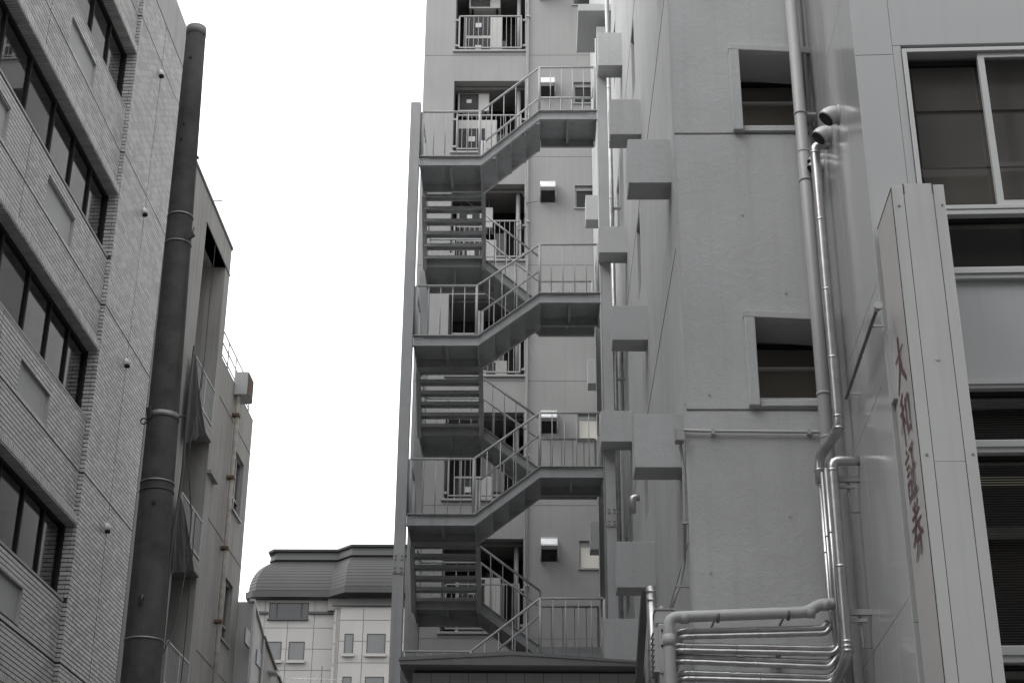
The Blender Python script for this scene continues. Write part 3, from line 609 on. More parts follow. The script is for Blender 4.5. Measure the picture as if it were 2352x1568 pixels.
def landing(x0, x1, y0, y1, z, joist_x=True, sides='fblr'):
    m = MB().box(x0, x1, y0, y1, z-.012, z-.004); lo = m.build('landing', 'steel', sc_)
    e = MB(); d = .15
    if 'b' in sides: e.box(x0+.02, x1-.02, y1-.014, y1, z-d, z-.013); e.box(x0+.02, x1-.02, y1-.05, y1-.014, z-d, z-d+.01)
    if 'f' in sides: e.box(x0+.02, x1-.02, y0, y0+.014, z-d, z-.013); e.box(x0+.02, x1-.02, y0+.014, y0+.05, z-d, z-d+.01)
    if 'l' in sides: e.box(x0, x0+.014, y0+.02, y1-.02, z-d, z-.013)
    if 'r' in sides: e.box(x1-.014, x1, y0+.02, y1-.02, z-d, z-.013)
    if e.f: e.build('edge_beam', 'steel', lo)
    xm = (x0+x1)/2; MB().box(xm-.02, xm+.02, y0+.05, y1-.05, z-.10, z-.0125).build('joist', 'steel', lo); return lo
def treads(a, b, wdir, n, riser=True):
    """open treads from low edge a to high edge b (points on the inner stringer), width vector wdir"""
    a, b, wv = np.array(a, float), np.array(b, float), np.array(wdir, float); hd = b-a; hd[2] = 0; run = np.linalg.norm(hd); hd /= run; rise = b[2]-a[2]; t0 = None
    g_o = run/n; dep = 0
    for i in range(n):
        p = a + hd*(g_o*i) + [0, 0, rise*i/n-.006]
        if t0 is None:
            m = MB(); up_ = np.array([0, 0, 1.])
            def slab(s, e, zt, zb): m.hexa([p+hd*s+up_*zb, p+hd*s+wv+up_*zb, p+hd*e+wv+up_*zb, p+hd*e+up_*zb, p+hd*s+up_*zt, p+hd*s+wv+up_*zt, p+hd*e+wv+up_*zt, p+hd*e+up_*zt])
            slab(-.015, g_o+.012, 0, -.012); slab(-.015, -.005, -.012, -.06)
            if riser: slab(g_o, g_o+.01, rise/n-.013, .0)
            else: slab(g_o+.002, g_o+.012, -.012, -.055)
            t0 = m.build('tread', 'steel', sc_); p0_ = p
        else: inst(t0, p-p0_, sc_)
def railing(path, posts, h=.86, sp=.19, name='railing', low=0.0):
    P = [np.array(p, float) for p in path]; r_ = MB(); r_.tube([p+[0, 0, h] for p in P], .019, 8)
    for i in posts: r_.tube([P[i]+[0, 0, low], P[i]+[0, 0, h]], .021, 8)
    ro = r_.build('railing', 'steel_rail', sc_); k0 = None
    for p, q in zip(P, P[1:]):
        L_ = np.linalg.norm((q-p)[:2]); n = max(int(round(L_/sp)), 1)
        for i in range(1, n):
            c = p+(q-p)*i/n
            if k0 is None: k0 = MB().tube([c, c+[0, 0, h]], .0085, 6).build('baluster', 'steel_rail', ro); c0 = c
            else: inst(k0, c-c0, ro)
    return ro
for i in range(4):
    zl, zr = Lz[i], Rz[i]
    # front run: left landing, flight rising right, right landing
    path = [(XL0, YS0, zl), (XL1, YS0, zl), (XR0, YS0, zr), (XR1, YS0, zr)]
    st_ = stringer(path, (0, -1, 0), sc_)
    for (x_, z_) in ((XL0+.02, zl), (XR1-.16, zr)):
        MB().box(x_, x_+.14, YS0-.014, YS0-.001, z_-.158, z_-.012).build('gusset', 'steel', st_)
        for xx in (x_+.04, x_+.09):
            for zz in (z_-.05, z_-.12): MB().tube([(xx, YS0-.03, zz), (xx, YS0-.012, zz)], .012, 6).build('bolt', 'steel', st_)
    stringer([(XL1, YS1, zl), (XR0, YS1, zr)], (0, 1, 0), sc_)
    landing(XL0, XL1, YS0+.02, YS1, zl, sides='blr'); landing(XR0, XR1, YS0+.02, YS1, zr, sides='blr')
    treads((XL1, YS0+.02, zl), (XR0, YS0+.02, zr), (0, YS1-YS0-.04, 0), 4)
    railing([(XL0+.03, YS0-.01, zl), (XL1-.03, YS0-.01, zl), (XR0, YS0-.01, zr), (XR1-.03, YS0-.01, zr)], (0, 1, 2, 3))
    railing([(XL1+.03, YS1+.01, zl), (XR0, YS1+.01, zr)], (0, 1))
    railing([(XL0+.01, YS0+.02, zl), (XL0+.01, YS1, zl)], (0, 1))
    railing([(XR1-.02, YS0+.05, zr), (XR1-.02, YS1, zr)], (1,))
    if i == 0:
        railing([(XR0, YS1+.01, zr), (XR1-.02, YS1+.01, zr)], (0, 1)); continue
    br, bl, zu = BRz[i], BLz[i], Lz[i-1]
    # right flight rising to the back
    stringer([(XR0, YS1, zr), (XR0, YS2, br)], (-1, 0, 0), sc_); stringer([(XR1, YS1, zr), (XR1, YS2, br)], (1, 0, 0), sc_)
    treads((XR0+.01, YS1, zr), (XR0+.01, YS2, br), (XR1-XR0-.02, 0, 0), 4); landing(XR0, XR1, YS2, YS3-.02, br, sides='flr')
    # back flight rising left
    stringer([(XR0, YS2, br), (XL1, YS2, bl)], (0, -1, 0), sc_); stringer([(XR1, YS3, br), (XR0, YS3, br), (XL1, YS3, bl), (XL0, YS3, bl)], (0, 1, 0), sc_)
    treads((XR0, YS2+.02, br), (XL1, YS2+.02, bl), (0, YS3-YS2-.04, 0), 5); landing(XL0, XL1, YS2, YS3-.02, bl, sides='flr')
    # left flight rising to the front
    stringer([(XL0, YS2, bl), (XL0, YS1, zu)], (-1, 0, 0), sc_, d=.2, out=-1); stringer([(XL1, YS2, bl), (XL1, YS1, zu)], (1, 0, 0), sc_, d=.2)
    treads((XL0+.01, YS2, bl), (XL0+.01, YS1, zu), (XL1-XL0-.02, 0, 0), 6, False)
    railing([(XR0, YS2-.01, br), (XL1, YS2-.01, bl)], (0, 1)); railing([(XR1-.02, YS3, br), (XR0, YS3, br), (XL1, YS3, bl), (XL0+.03, YS3, bl)], (0, 1, 2, 3))
    railing([(XL0+.02, YS3, bl), (XL0+.02, YS2, bl), (XL0+.02, YS1, zu)], (0, 1, 2)); railing([(XL1-.02, YS2, bl), (XL1-.02, YS1, zu)], (0, 1))
def hcol(x0, x1, y0, y1, z1, name='column'):
    m = MB(); m.box(x0, x1, y0, y0+.016, 0, z1); m.box(x0, x1, y1-.016, y1, 0, z1); xm = (x0+x1)/2; m.box(x0+.0, x0+.016, y0+.016, y1-.016, 0, z1); m.box(x1-.016, x1, y0+.016, y1-.016, 0, z1); m.box(x0+.01, x1-.01, y0+.01, y1-.01, z1-.02, z1-.005)
    return m.build(name, 'steel', sc_, bevel=.004)
c1 = hcol(-2.03, -1.868, 21.92, 22.08, 16.11); c2 = hcol(1.04, 1.19, 21.92, 22.08, 17.6); c3 = hcol(-1.99, -1.82, 24.42, 24.6, 14.3); c4 = hcol(1.04, 1.19, 24.42, 24.6, 14.2)
for co, x0, x1, zc in ((c1, -2.03, -1.868, PY(907, 1292, 21.9)[2]), (c2, 1.04, 1.19, PY(1402, 1185, 21.9)[2])):
    pl = MB().box(x0+.0, x1-.0, 21.904, 21.918, zc-.15, zc+.15).build('splice_plate', 'steel', co)
    for xx in (x0+.035, x1-.035):
        for dz in (-.115, -.065, .065, .115): MB().tube([(xx, 21.88, zc+dz), (xx, 21.903, zc+dz)], .014, 6).build('bolt', 'steel', co)
tp = MB().tube([(1.025, 21.98, 5.5), (1.025, 21.98, 17.4)], .018, 8).build('edge_pipe', 'steel_rail', sc_)

# =================================================================== small shed under the stair
Ysh = 20.3; shp = lambda x, y, Y=Ysh: PY(x, y, Y)
sh_ = thing('shed', 'small white-walled shed with low grey gable roof at the foot of the stair', 'shed', (-.2, 21, 0))
a, b, c, d, e = shp(918, 1511), shp(1180, 1498), shp(1477, 1521), shp(1477, 1529), shp(918, 1525)
poly = [(a[0], Ysh, e[2]), (c[0], Ysh, d[2]), (c[0], Ysh, c[2]), (b[0], Ysh, b[2]), (a[0], Ysh, a[2])]
MB().prism(poly, (0, 1.45, 0)).build('roof', 'shed_roof', sh_, bevel=.006)
q = MB(); q.prism([(p[0]-(.02 if i in (0, 4) else 0), p[1]-.012, p[2]+(.02 if i > 1 else 0)) for i, p in enumerate([(a[0], Ysh, a[2]-.03), (b[0], Ysh, b[2]-.03), (c[0], Ysh, c[2]-.03), (c[0], Ysh, c[2]), (b[0], Ysh, b[2]), (a[0], Ysh, a[2])])], (0, .03, 0)); q.build('roof_trim', 'shed_roof', sh_)
wx0, wx1 = a[0]+.15, c[0]-.06; zt = e[2]-.01
MB().box(wx0+.02, wx1-.02, Ysh+.32, Ysh+1.4, 0, zt).build('wall', 'gasket', sh_)
xs_ = np.linspace(wx0, wx1, 13); k0 = None
for x0_, x1_ in zip(xs_, xs_[1:]):
    if k0 is None: k0 = MB().box(x0_+.003, x1_-.003, Ysh+.3, Ysh+.319, 0, zt-.03).build('wall_panel', 'shed_wall', sh_); xx0 = x0_
    else: inst(k0, (x0_-xx0, 0, 0), sh_)
g_u = MB(); g_u.tube(smooth_path([(a[0]+.02, Ysh+.15, e[2]-.05), (a[0]+.05, Ysh+.15, e[2]-.18), (a[0]+.17, Ysh+.22, e[2]-.3), (a[0]+.17, Ysh+.22, 0)], .06), .03, 10); g_u.build('downpipe', 'b_trim', sh_)

# =================================================================== grey stucco building on the right of the stair
XG, YG = 1.431, 14.0; GT = 34.0; GE = 33.98
gb = thing('stucco_building', 'grey stucco building with protruding beam ends down its flank', 'building', (3, 20, 0))
XGR = 3.2
gw = [dict(L=PY(1695, 122, YG)[0], top=11.476, slope=-.055, bot=PY(1690, 291, YG)[2]), dict(L=PY(1732, 735, YG)[0], top=8.335, slope=-.045, bot=PY(1738, 919, YG)[2])]
gw.append(dict(L=gw[0]['L'], top=11.476+3.12, slope=-.05, bot=gw[0]['bot']+3.12))
XWR = 2.92
m_ = MB(); holes = [(q['L'], XWR, q['bot'], q['top']) for q in gw]
grv = [10.47-3.09*i for i in (-3, -2, -1, 0, 1, 2, 3)]
def front(u, v, d): return (u, YG+d, v)
gh = holes + [(XG+.0, XGR, z-.016, z+.016) for z in ()]
gz_ = [0]+[z for z in sorted(grv) if 1 < z < GT]+[GT]
for c_, d_ in zip(gz_, gz_[1:]):
    c_, d_ = c_+.013, d_-.013; holed(m_, front, XG, XGR, c_, d_, [h for h in holes if h[2] < d_ and h[3] > c_], .58)
    for z in (c_, d_): m_.quad((XG, YG, z), (XGR, YG, z), (XGR, YG+.03, z), (XG, YG+.03, z))
holed(m_, lambda u, v, d: (u, YG+.03+d, v), XG, XGR, 0, GT, holes, .02)
m_.quad((XG, YG, GT), (XGR, YG, GT), (XGR, GE, GT), (XG, GE, GT)); m_.quad((XG, GE, 0), (XG, GE, GT), (XGR, GE, GT), (XGR, GE, 0)); wg = m_.build('front_wall', 'stucco', gb)
for q in gw:      # sloping head, proud frame, awning sash
    L_, t, s_, bt = q['L'], q['top'], q['slope'], q['bot']; tr_ = t+s_*(XWR-L_)/.6
    m_ = MB(); m_.hexa([(L_, YG-.03, t-.005), (XWR, YG-.03, tr_), (XWR, YG+.575, tr_), (L_, YG+.575, t-.005), (L_, YG-.03, t+.01), (XWR, YG-.03, t+.01), (XWR, YG+.575, t+.01), (L_, YG+.575, t+.01)])
    m_.hexa([(L_-.11, YG-.075, t), (XGR, YG-.075, tr_-.0), (XGR, YG+.02, tr_), (L_-.11, YG+.02, t), (L_-.11, YG-.075, t+.075), (XGR, YG-.075, tr_+.075), (XGR, YG+.02, tr_+.075), (L_-.11, YG+.02, t+.075)])
    m_.box(L_-.105, L_-.002, YG-.073, YG+.02, bt-.075, t-.001); m_.box(L_-.002, XGR, YG-.03, YG+.3, bt-.07, bt-.002); m_.build('window_surround', 'stucco', gb, bevel=.008)
    y = YG+.5; f_ = MB(); hz = PY(1760, 193, y)[2]-11.476+t
    f_.box(L_, XWR, y, y+.05, hz-.02, hz+.02); f_.box(L_, L_+.03, y, y+.05, bt, hz); f_.box(L_, XWR, y, y+.05, bt-.0, bt+.03)
    fo = f_.build('window', 'l_frame', gb); zb = bt+.13
    f_ = MB(); f_.beam((L_+.01, y-.2, zb), (XWR, y-.2, zb), .034, .03); f_.beam((L_+.02, y-.2, zb), (L_+.02, y-.01, hz-.25), .02, .03); f_.box(L_+.03, XWR, y-.006, y+.02, hz-.27, hz-.235); sa = f_.build('awning_sash', 'sash_bar', fo)
    MB().quad((L_+.03, y-.195, zb), (XWR, y-.195, zb), (XWR, y-.008, hz-.25), (L_+.03, y-.008, hz-.25)).build('pane', 'glass_dark', sa); MB().box(L_+.32, L_+.38, y-.185, y-.165, zb-.03, zb-.01).build('latch', 'alu_frame', sa)
    MB().box(L_+.03, XWR, y+.02, y+.028, hz-.235, hz-.02).build('pane', 'glass_dark', fo)
    m_ = MB(); m_.box(L_-.3, XWR+.2, YG+.63, YG+.66, bt-.4, t+.3); m_.box(L_-.3, XWR+.2, YG+.59, YG+.63, t-.02, t+.02); m_.build('room_wall', 'g_room', gb)
slits = [(18.9, 19.5), (23.3, 23.9)]
shl = []
for fz_ in (7.7, 10.9, 14.1, 17.3):
    for (y0, y1), (h0, h1) in ((slits[0], (.35, 1.45)), (slits[1], (.35, 1.45))): shl.append((y0, y1, fz_+h0, fz_+h1))
m_ = MB(); holed(m_, lambda u, v, d: (XG+d, u, v), YG, GE, 0, GT, shl, .16); m_.build('flank_wall', 'stucco_side', gb)
for a, b, c, d in shl:
    f_ = MB(); x = XG+.12; f_.box(x-.02, x+.03, a, b, c, c+.04); f_.box(x-.02, x+.03, a, b, d-.04, d); f_.box(x-.02, x+.03, a, a+.04, c+.04, d-.04); f_.box(x-.02, x+.03, b-.04, b, c+.04, d-.04); fo = f_.build('flank_window', 'l_frame', gb); MB().box(x, x+.01, a+.04, b-.04, c+.04, d-.04).build('pane', 'dglass', fo)
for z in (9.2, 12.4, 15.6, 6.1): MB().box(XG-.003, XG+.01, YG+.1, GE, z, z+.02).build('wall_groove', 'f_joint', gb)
MB().box(XG-.004, XG+.02, YG-.004, YG+.12, 0, GT-.01).build('corner_bead', 'stucco_side', gb)
for (Y, lx, zb, zt) in ((14.33, .985, 10.08, 10.614), (14.33, .967, 6.92, 7.474), (18.13, 1.015, 13.08, 13.64), (18.13, .984, 10.04, 10.522), (18.13, .972, 6.83, 7.393), (21.6, 1.04, 16.6, 17.25), (21.6, .996, 13.14, 13.6), (21.6, .976, 10.02, 10.504), (21.6, .964, 6.8, 7.384),
                        (27.0, 1.0, 16.75, 17.3), (27.0, .993, 13.28, 13.66+.12), (27.0, .988, 10.08, 10.6), (14.33, .98, 13.2, 13.74), (18.13, 1.0, 16.4, 16.95), (21.6, 1.0, 3.6, 4.1), (18.13, .97, 3.6, 4.1), (14.33, .96, 3.75, 4.28)):
    MB().box(lx, XG+.05, Y, Y+.36, zb, zt).build('beam_end', 'stucco', gb, bevel=.006)
MB().box(.82, XG+.05, 24.4, 25.75, 19.78, 19.93).build('balcony_slab', 'stucco', gb)

for x_, y_, r_ in ((1629, 905, .012), (1573, 928, .012), (1633, 1315, .014), (1975*.91875, 1290*.91875, .012), (1856*.91875, 538*.91875, .012), (1965*.91875, 732*.91875, .014)):
    p = PY(x_, y_, YG); MB().tube([p+[0, -.008, 0], p+[0, .01, 0]], r_, 10).build('wall_plug', 'steel', gb)
# =================================================================== glossy panelled building at the far right (frame turned -2 deg)
RF = -2.0; XRS, YRF = 2.418, 11.75; RT = 24.0
rb = thing('panelled_building', 'glossy grey panelled building with aluminium windows at the right edge', 'building', (5, 13, 0), fy=RF)
m_ = MB(RF); m_.box(XRS+.02, 12, YRF+.34, 16.5, 0, RT); rw = m_.build('wall', 'r_frame', rb)
def rpanel(name, mat, x0, x1, y0, y1, z0, z1, par=rw): return MB(RF).box(x0, x1, y0, y1, z0, z1).build(name, mat, par, bevel=.004)
yj = [YRF+.004, 12.39, 13.06, 13.52, 14.6]; zj = [0, 2.5, 4.9, 6.735, 7.56, 10.68, RT]; g_ap = .0015
for a, b in zip(yj, yj[1:]):
    for c, d in zip(zj, zj[1:]): rpanel('side_panel', 'r_gloss', XRS, XRS+.06, a+g_ap, b-g_ap, c+g_ap, d-g_ap)
rx = lambda x, y: PY(x, y, YRF, RF)
x1f = rx(2037, 0)[0]; wl_, wt, wb_ = rx(2082, 122)[0], rx(2082, 122)[2], rx(2115, 470)[2]
zf = [0, 4.7, 7.0, 9.794, 12.5, RT]
for c, d in zip(zf, zf[1:]): rpanel('front_panel', 'r_front', XRS+.002, x1f-g_ap, YRF, YRF+.06, c+g_ap, d-g_ap)
XR2 = 6.2
zfr = rx(2065, 105)[2]
rpanel('front_panel', 'r_front', x1f+g_ap, XR2, YRF, YRF+.06, zfr+g_ap, 11.9); rpanel('front_panel', 'r_front', x1f+g_ap, XR2, YRF, YRF+.06, 11.91, RT)
rpanel('front_panel', 'r_front', x1f+g_ap, wl_-.045, YRF, YRF+.06, wb_-.6, zfr-g_ap)
def zpx(y, x=2300): return rx(x, y)[2]
def rframe(z0, z1, name='window_frame', y=YRF): return MB(RF).box(wl_-.04, XR2, y-.012, y+.12, z0, z1).build(name, 'r_frame', rb, bevel=.006)
# top window: frame and two sliding sashes
w0 = MB(RF); w0.box(wl_-.04, wl_, YRF-.012, YRF+.14, wb_-.02, wt+.04); w0.box(wl_, XR2, YRF-.012, YRF+.14, wt, wt+.04); w0.box(wl_-.04, XR2, YRF-.02, YRF+.14, wb_-.06, wb_-.02); w0 = w0.build('window', 'r_frame', rb, bevel=.005)
mx = rx(2246, 128)[0]
s1 = MB(RF); s1.box(wl_+.0, mx+.03, YRF+.10, YRF+.14, wt-.07, wt-.03); s1.box(wl_, wl_+.02, YRF+.10, YRF+.14, wb_, wt-.07); s1.box(wl_, mx+.03, YRF+.10, YRF+.14, wb_-.02, wb_+.03); s1.build('sash', 'l_frame', w0)
s2 = MB(RF); s2.box(mx, mx+.055, YRF+.02, YRF+.07, wb_-.018, wt-.002); s2.box(mx+.055, XR2, YRF+.02, YRF+.07, wt-.05, wt-.002); s2.box(mx+.055, XR2, YRF+.02, YRF+.07, wb_-.018, wb_+.04); s2.box(mx+1.1, mx+1.16, YRF+.02, YRF+.07, wb_+.04, wt-.05); s2.build('sash', 'r_frame', w0)
MB(RF).quad((wl_+.02, YRF+.12, wb_+.03), (mx+.03, YRF+.12, wb_+.03), (mx+.03, YRF+.12, wt-.07), (wl_+.02, YRF+.12, wt-.07)).build('pane', 'glass_dark', w0)
MB(RF).quad((mx+.055, YRF+.045, wb_+.04), (XR2, YRF+.045, wb_+.04), (XR2, YRF+.045, wt-.05), (mx+.055, YRF+.045, wt-.05)).build('pane', 'glass_dark', w0)
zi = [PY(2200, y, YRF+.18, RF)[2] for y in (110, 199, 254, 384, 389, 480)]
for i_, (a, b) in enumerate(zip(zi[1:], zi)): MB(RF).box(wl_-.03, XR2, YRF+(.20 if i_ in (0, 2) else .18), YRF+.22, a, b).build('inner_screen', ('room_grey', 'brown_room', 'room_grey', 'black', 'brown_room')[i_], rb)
for x_ in (rx(2117, 300)[0], rx(2430, 300)[0]): MB(RF).box(x_, x_+.012, YRF+.165, YRF+.178, wb_-.05, wt).build('inner_cord', 'room_dark', rb)
# bands below
bz = [zpx(y) for y in (470, 492, 613, 640, 870, 892, 1010, 1040, 1482, 1522)]
rframe(bz[1]-.002, wb_-.062); rframe(bz[3], bz[2]); rframe(bz[5], bz[4]); rframe(bz[7], bz[6]); rframe(bz[9], bz[8])
for a, b in ((bz[3], bz[2]), (bz[5], bz[4]), (bz[7], bz[6]), (bz[9], bz[8])): m = (a+b)/2; MB(RF).box(wl_-.03, XR2, YRF-.03, YRF-.013, m-.01, m+.035).build('frame_lip', 'r_frame', rb)
MB(RF).box(wl_-.04, XR2, YRF+.04, YRF+.1, bz[4]+.002, bz[3]-.002).build('spandrel_panel', 'r_front', rb)
for a, b, nm in ((bz[2], bz[1], 0), (bz[6], bz[5], 1), (bz[8], bz[7], 2), (2.4, bz[9], 0)):
    f_ = MB(RF); f_.box(wl_-.04, wl_, YRF+.06, YRF+.12, a, b); f_.box(wl_, XR2, YRF+.06, YRF+.12, b-.03, b-.002); fo = f_.build('window', 'l_frame', rb)
    MB(RF).quad((wl_, YRF+.1, a), (XR2, YRF+.1, a), (XR2, YRF+.1, b-.03), (wl_, YRF+.1, b-.03)).build('pane', 'glass_dark', fo)
    if nm:
        bk = MB(RF).box(wl_, XR2, YRF+.2, YRF+.205, a, b-.03).build('blind', 'black', rb); st = MB(RF); lt = MB(RF); z = a+.01; n = 0
        while z < b-.06:
            t_ = lt if (nm == 2 and 4 <= (b-.06-z)/.021 < 8 and int((b-.06-z)/.021) % 1 == 0) else st
            t_.quad((wl_, YRF+.16, z), (XR2, YRF+.16, z), (XR2, YRF+.176, z+.0115), (wl_, YRF+.176, z+.0115)); z += .021
        tag(st.build('slats', 'blind', bk), None, None, kind='stuff')
        if lt.f: tag(lt.build('lit_slats', 'lit_slat', bk), None, None, kind='stuff')
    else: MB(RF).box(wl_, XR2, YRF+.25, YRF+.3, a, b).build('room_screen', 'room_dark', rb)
# hooded round vents on the glossy side
for px, py, r in ((1926, 264, .088), (1908, 308, .085), (1884, 385, .06), (1866, 437, .05)):
    p = PX(px, py, XRS, RF)
    if p[1] > 13.85: p = PX(px+6, py, XRS, RF)
    v = MB(RF); n = 14; o = np.array([XRS, min(p[1], 13.8), p[2]])
    path = [o+[0, 0, 0], o+[-.045, 0, .0], o+[-.07, 0, -.004], o+[-.092, 0, -.016], o+[-.108, 0, -.032], o+[-.12, 0, -.046]]
    v.tube(path, [r*.95, r, r*1.02, r*1.03, r, r*.97], 20); vo = v.build('dome_vent', 'dome', rb)
    q = MB(RF); d = path[-1]-path[-2]; d /= np.linalg.norm(d); q.tube([path[-1]+d*.002, path[-1]+d*.006], r*.88, 20); q.build('vent_opening', 'black', vo)
    q = MB(RF); q.tube([o+[-.012, 0, 0], o+[-.001, 0, 0]], r*1.12, 20); q.build('vent_collar', 'dome', vo)

# =================================================================== projecting sign
XS0, XS1, YS_F, YS_B, ZS1, ZS0 = 2.45, 2.855, 11.0, 11.70, 8.04, 3.2
sg = thing('projecting_sign', 'tall pale box sign with red vertical lettering projecting from the panelled building', 'sign', (2.65, 11.3, ZS0), fy=RF)
MB(RF).box(XS0+.012, XS1-.012, YS_F+.012, YS_B, ZS0, ZS1-.01).build('body', 'sign_body', sg)
wst = .085
for x_ in (XS0, XS1-wst): MB(RF).box(x_, x_+wst, YS_F, YS_F+.03, ZS0, ZS1-.012).build('corner_strip', 'sign_body', sg, bevel=.004)
fz2 = [ZS0, PY(2200, 1058, YS_F, RF)[2], ZS1]
for a, b in zip(fz2, fz2[1:]): MB(RF).box(XS0+wst+.006, XS1-wst-.006, YS_F+.004, YS_F+.012, a+.0015, b-.0015).build('front_sheet', 'sign_body', sg)
gk = MB(RF)
for x_ in (XS0+wst, XS1-wst-.006): gk.box(x_, x_+.006, YS_F+.006, YS_F+.011, ZS0, ZS1-.002)
gk.box(XS0+wst, XS0+wst+.008, YS_F-.001, YS_F+.01, ZS1-.09, ZS1); gk.box(XS1-wst-.008, XS1-wst, YS_F-.001, YS_F+.01, ZS1-.09, ZS1); gk.build('seam', 'gasket', sg)
MB(RF).box(XS0+wst+.01, XS1-wst-.01, YS_F+.01, YS_F+.3, ZS1-.004, ZS1+.006).build('top_cap', 'sign_body', sg)
face = MB(RF).box(XS0, XS0+.011, YS_F+.05, YS_B, ZS0, ZS1-.012).build('lettered_face', 'sign_face', sg)
gk = MB(RF); gk.box(XS0-.002, XS0+.004, YS_F+.035, YS_F+.048, ZS0, ZS1-.014); gk.box(XS0-.003, XS0+.004, YS_F+.05, YS_B, ZS1-.022, ZS1-.012); gk.build('seam', 'gasket', sg)
for x_ in (XS0+.04, XS1-.03):
    for z in (ZS1-.2, 5.75): MB(RF).tube([(x_, YS_F-.006, z), (x_, YS_F, z)], .01, 8).build('screw', 'galv', sg)
MB(RF).tube([(XS0+.2, YS_F-.002, 6.52), (XS0+.2, YS_F+.01, 6.52)], .016, 10).build('plug_hole', 'steel', sg)
br_ = MB(RF); br_.box(XS0+.1, XS0+.3, YS_B, YRF+.01, 7.2, 7.3); br_.box(XS0+.1, XS0+.3, YS_B, YRF+.01, 4.4, 4.5); br_.build('bracket', 'steel', sg)
bx_ = MB(RF); bx_.box(XS0-.03, XS0+.02, YS_B-.1, YS_B+.035, 6.45, 7.05); bx_.build('hinge_strip', 'r_frame', sg)
# brush-like characters: strokes as (width, points) in a unit square, u to the right, v up
CH = ['', '', '', '']
CH[0] = [(.06, [(.08, .62), (.92, .70)]), (.12, [(.50, 1.0), (.50, .62), (.40, .33), (.08, .0)]), (.15, [(.52, .60), (.64, .30), (.95, .02)])]
CH[1] = [(.07, [(.42, .97), (.08, .84)]), (.06, [(.02, .66), (.52, .72)]), (.10, [(.27, .88), (.27, .0)]), (.07, [(.27, .66), (.02, .30)]), (.09, [(.28, .60), (.50, .36)]), (.10, [(.62, .80), (.62, .10)]), (.06, [(.62, .76), (.95, .80)]), (.10, [(.93, .80), (.93, .08)]), (.06, [(.62, .20), (.93, .20)])]
CH[2] = [(.09, [(.18, 1.0), (.26, .90)]), (.06, [(.0, .80), (.44, .84)]), (.06, [(.08, .66), (.38, .68)]), (.06, [(.08, .53), (.38, .55)]), (.09, [(.10, .40), (.10, .02)]), (.06, [(.10, .38), (.38, .40)]), (.09, [(.37, .40), (.37, .04)]), (.06, [(.10, .10), (.37, .10)]),
         (.07, [(.50, .88), (.96, .93)]), (.10, [(.74, .92), (.74, .08)]), (.07, [(.74, .52), (.96, .54)]), (.10, [(.57, .58), (.57, .08)]), (.07, [(.45, .05), (1.0, .10)])]
CH[3] = [(.08, [(.26, .98), (.36, .84)]), (.08, [(.76, 1.0), (.64, .84)]), (.06, [(.12, .76), (.88, .80)]), (.06, [(.02, .58), (.98, .62)]), (.10, [(.50, 1.0), (.46, .68), (.30, .46), (.02, .30)]), (.12, [(.58, .60), (.74, .44), (.98, .34)]),
         (.07, [(.28, .34), (.74, .37)]), (.10, [(.73, .37), (.70, .12), (.60, .02)]), (.09, [(.47, .36), (.40, .16), (.18, .0)])]
for i, strokes in enumerate(CH):
    cm = MB(RF); ztop = 6.875-.452*i; hgt, wid = .43, .38; y0 = YS_F+.185
    P = lambda u, v: np.array([XS0-.004, y0+wid*(1-u), ztop-hgt*(1-v)])
    for si, (wd, pts) in enumerate(strokes):
        Q = [np.array(p) for p in pts]; hw = wd*.5
        n = len(Q); L_, R_ = [], []
        for k in range(n):
            t = Q[min(k+1, n-1)]-Q[max(k-1, 0)]; t = t/np.linalg.norm(t); nn = np.array([-t[1], t[0]]); wk = hw*(1.1 if k == 0 else (.65 if k == n-1 else 1)); L_.append(Q[k]+nn*wk); R_.append(Q[k]-nn*wk)
        off = np.array([-.0006*(si+1), 0, 0])
        for k in range(n-1): cm.quad(P(*L_[k])+off, P(*L_[k+1])+off, P(*R_[k+1])+off, P(*R_[k])+off)
    cm.build('character', 'sign_ink', face)

# =================================================================== pipes and fittings
def pipe(name, label, cat, path, r, mat, fy=0, joints=(), n=14, group=None, rb_=.1, jmat=None, jr=1.03):
    P = smooth_path(path, rb_) if rb_ else path; lo = min(P, key=lambda p: p[2]); t = thing(name, label, cat, lo, group, fy)
    MB(fy).tube(P, r, n).build('tube', mat, t)
    for p, d in joints:
        p, d = np.array(p, float), np.array(d, float); d /= np.linalg.norm(d); MB(fy).tube([p-d*.012, p+d*.012], r*jr, n).build('joint_ring', jmat or mat, t)
    return t
YPI = 13.8
# big grey downpipe in the corner
xp = PY(1841, 300, YPI)[0]; zz = [PY(1845, y, YPI)[2] for y in (262, 350, 415, 905)]
gp = pipe('downpipe', 'thick grey downpipe in the corner beside the stucco wall', 'pipe', [(xp, YPI, 0), (xp, YPI, 16)], .062, 'pvc_grey', joints=[((xp, YPI, z), (0, 0, 1)) for z in zz[1:2]]+[((xp, YPI, zz[1]-3.1), (0, 0, 1))], rb_=0)
for z in (zz[0], zz[2], zz[3], zz[0]+3.1, zz[3]-3.1):
    MB().tube([(xp, YPI, z-.014), (xp, YPI, z+.014)], .068, 14).build('clamp', 'pvc_grey', gp); MB().box(xp+.03, xp+.16, YPI-.01, YPI+.21, z-.012, z+.012).build('clamp_arm', 'steel', gp)
gp2 = pipe('conduit', 'thin grey conduit rising behind the thick corner downpipe', 'conduit', [(xp+.13, YG-.05, 9.6), (xp+.13, YG-.05, 16)], .018, 'pvc_grey', rb_=0); MB().box(xp+.1, xp+.16, YG-.06, YG+.01, 10.6, 10.63).build('clip', 'steel', gp2)
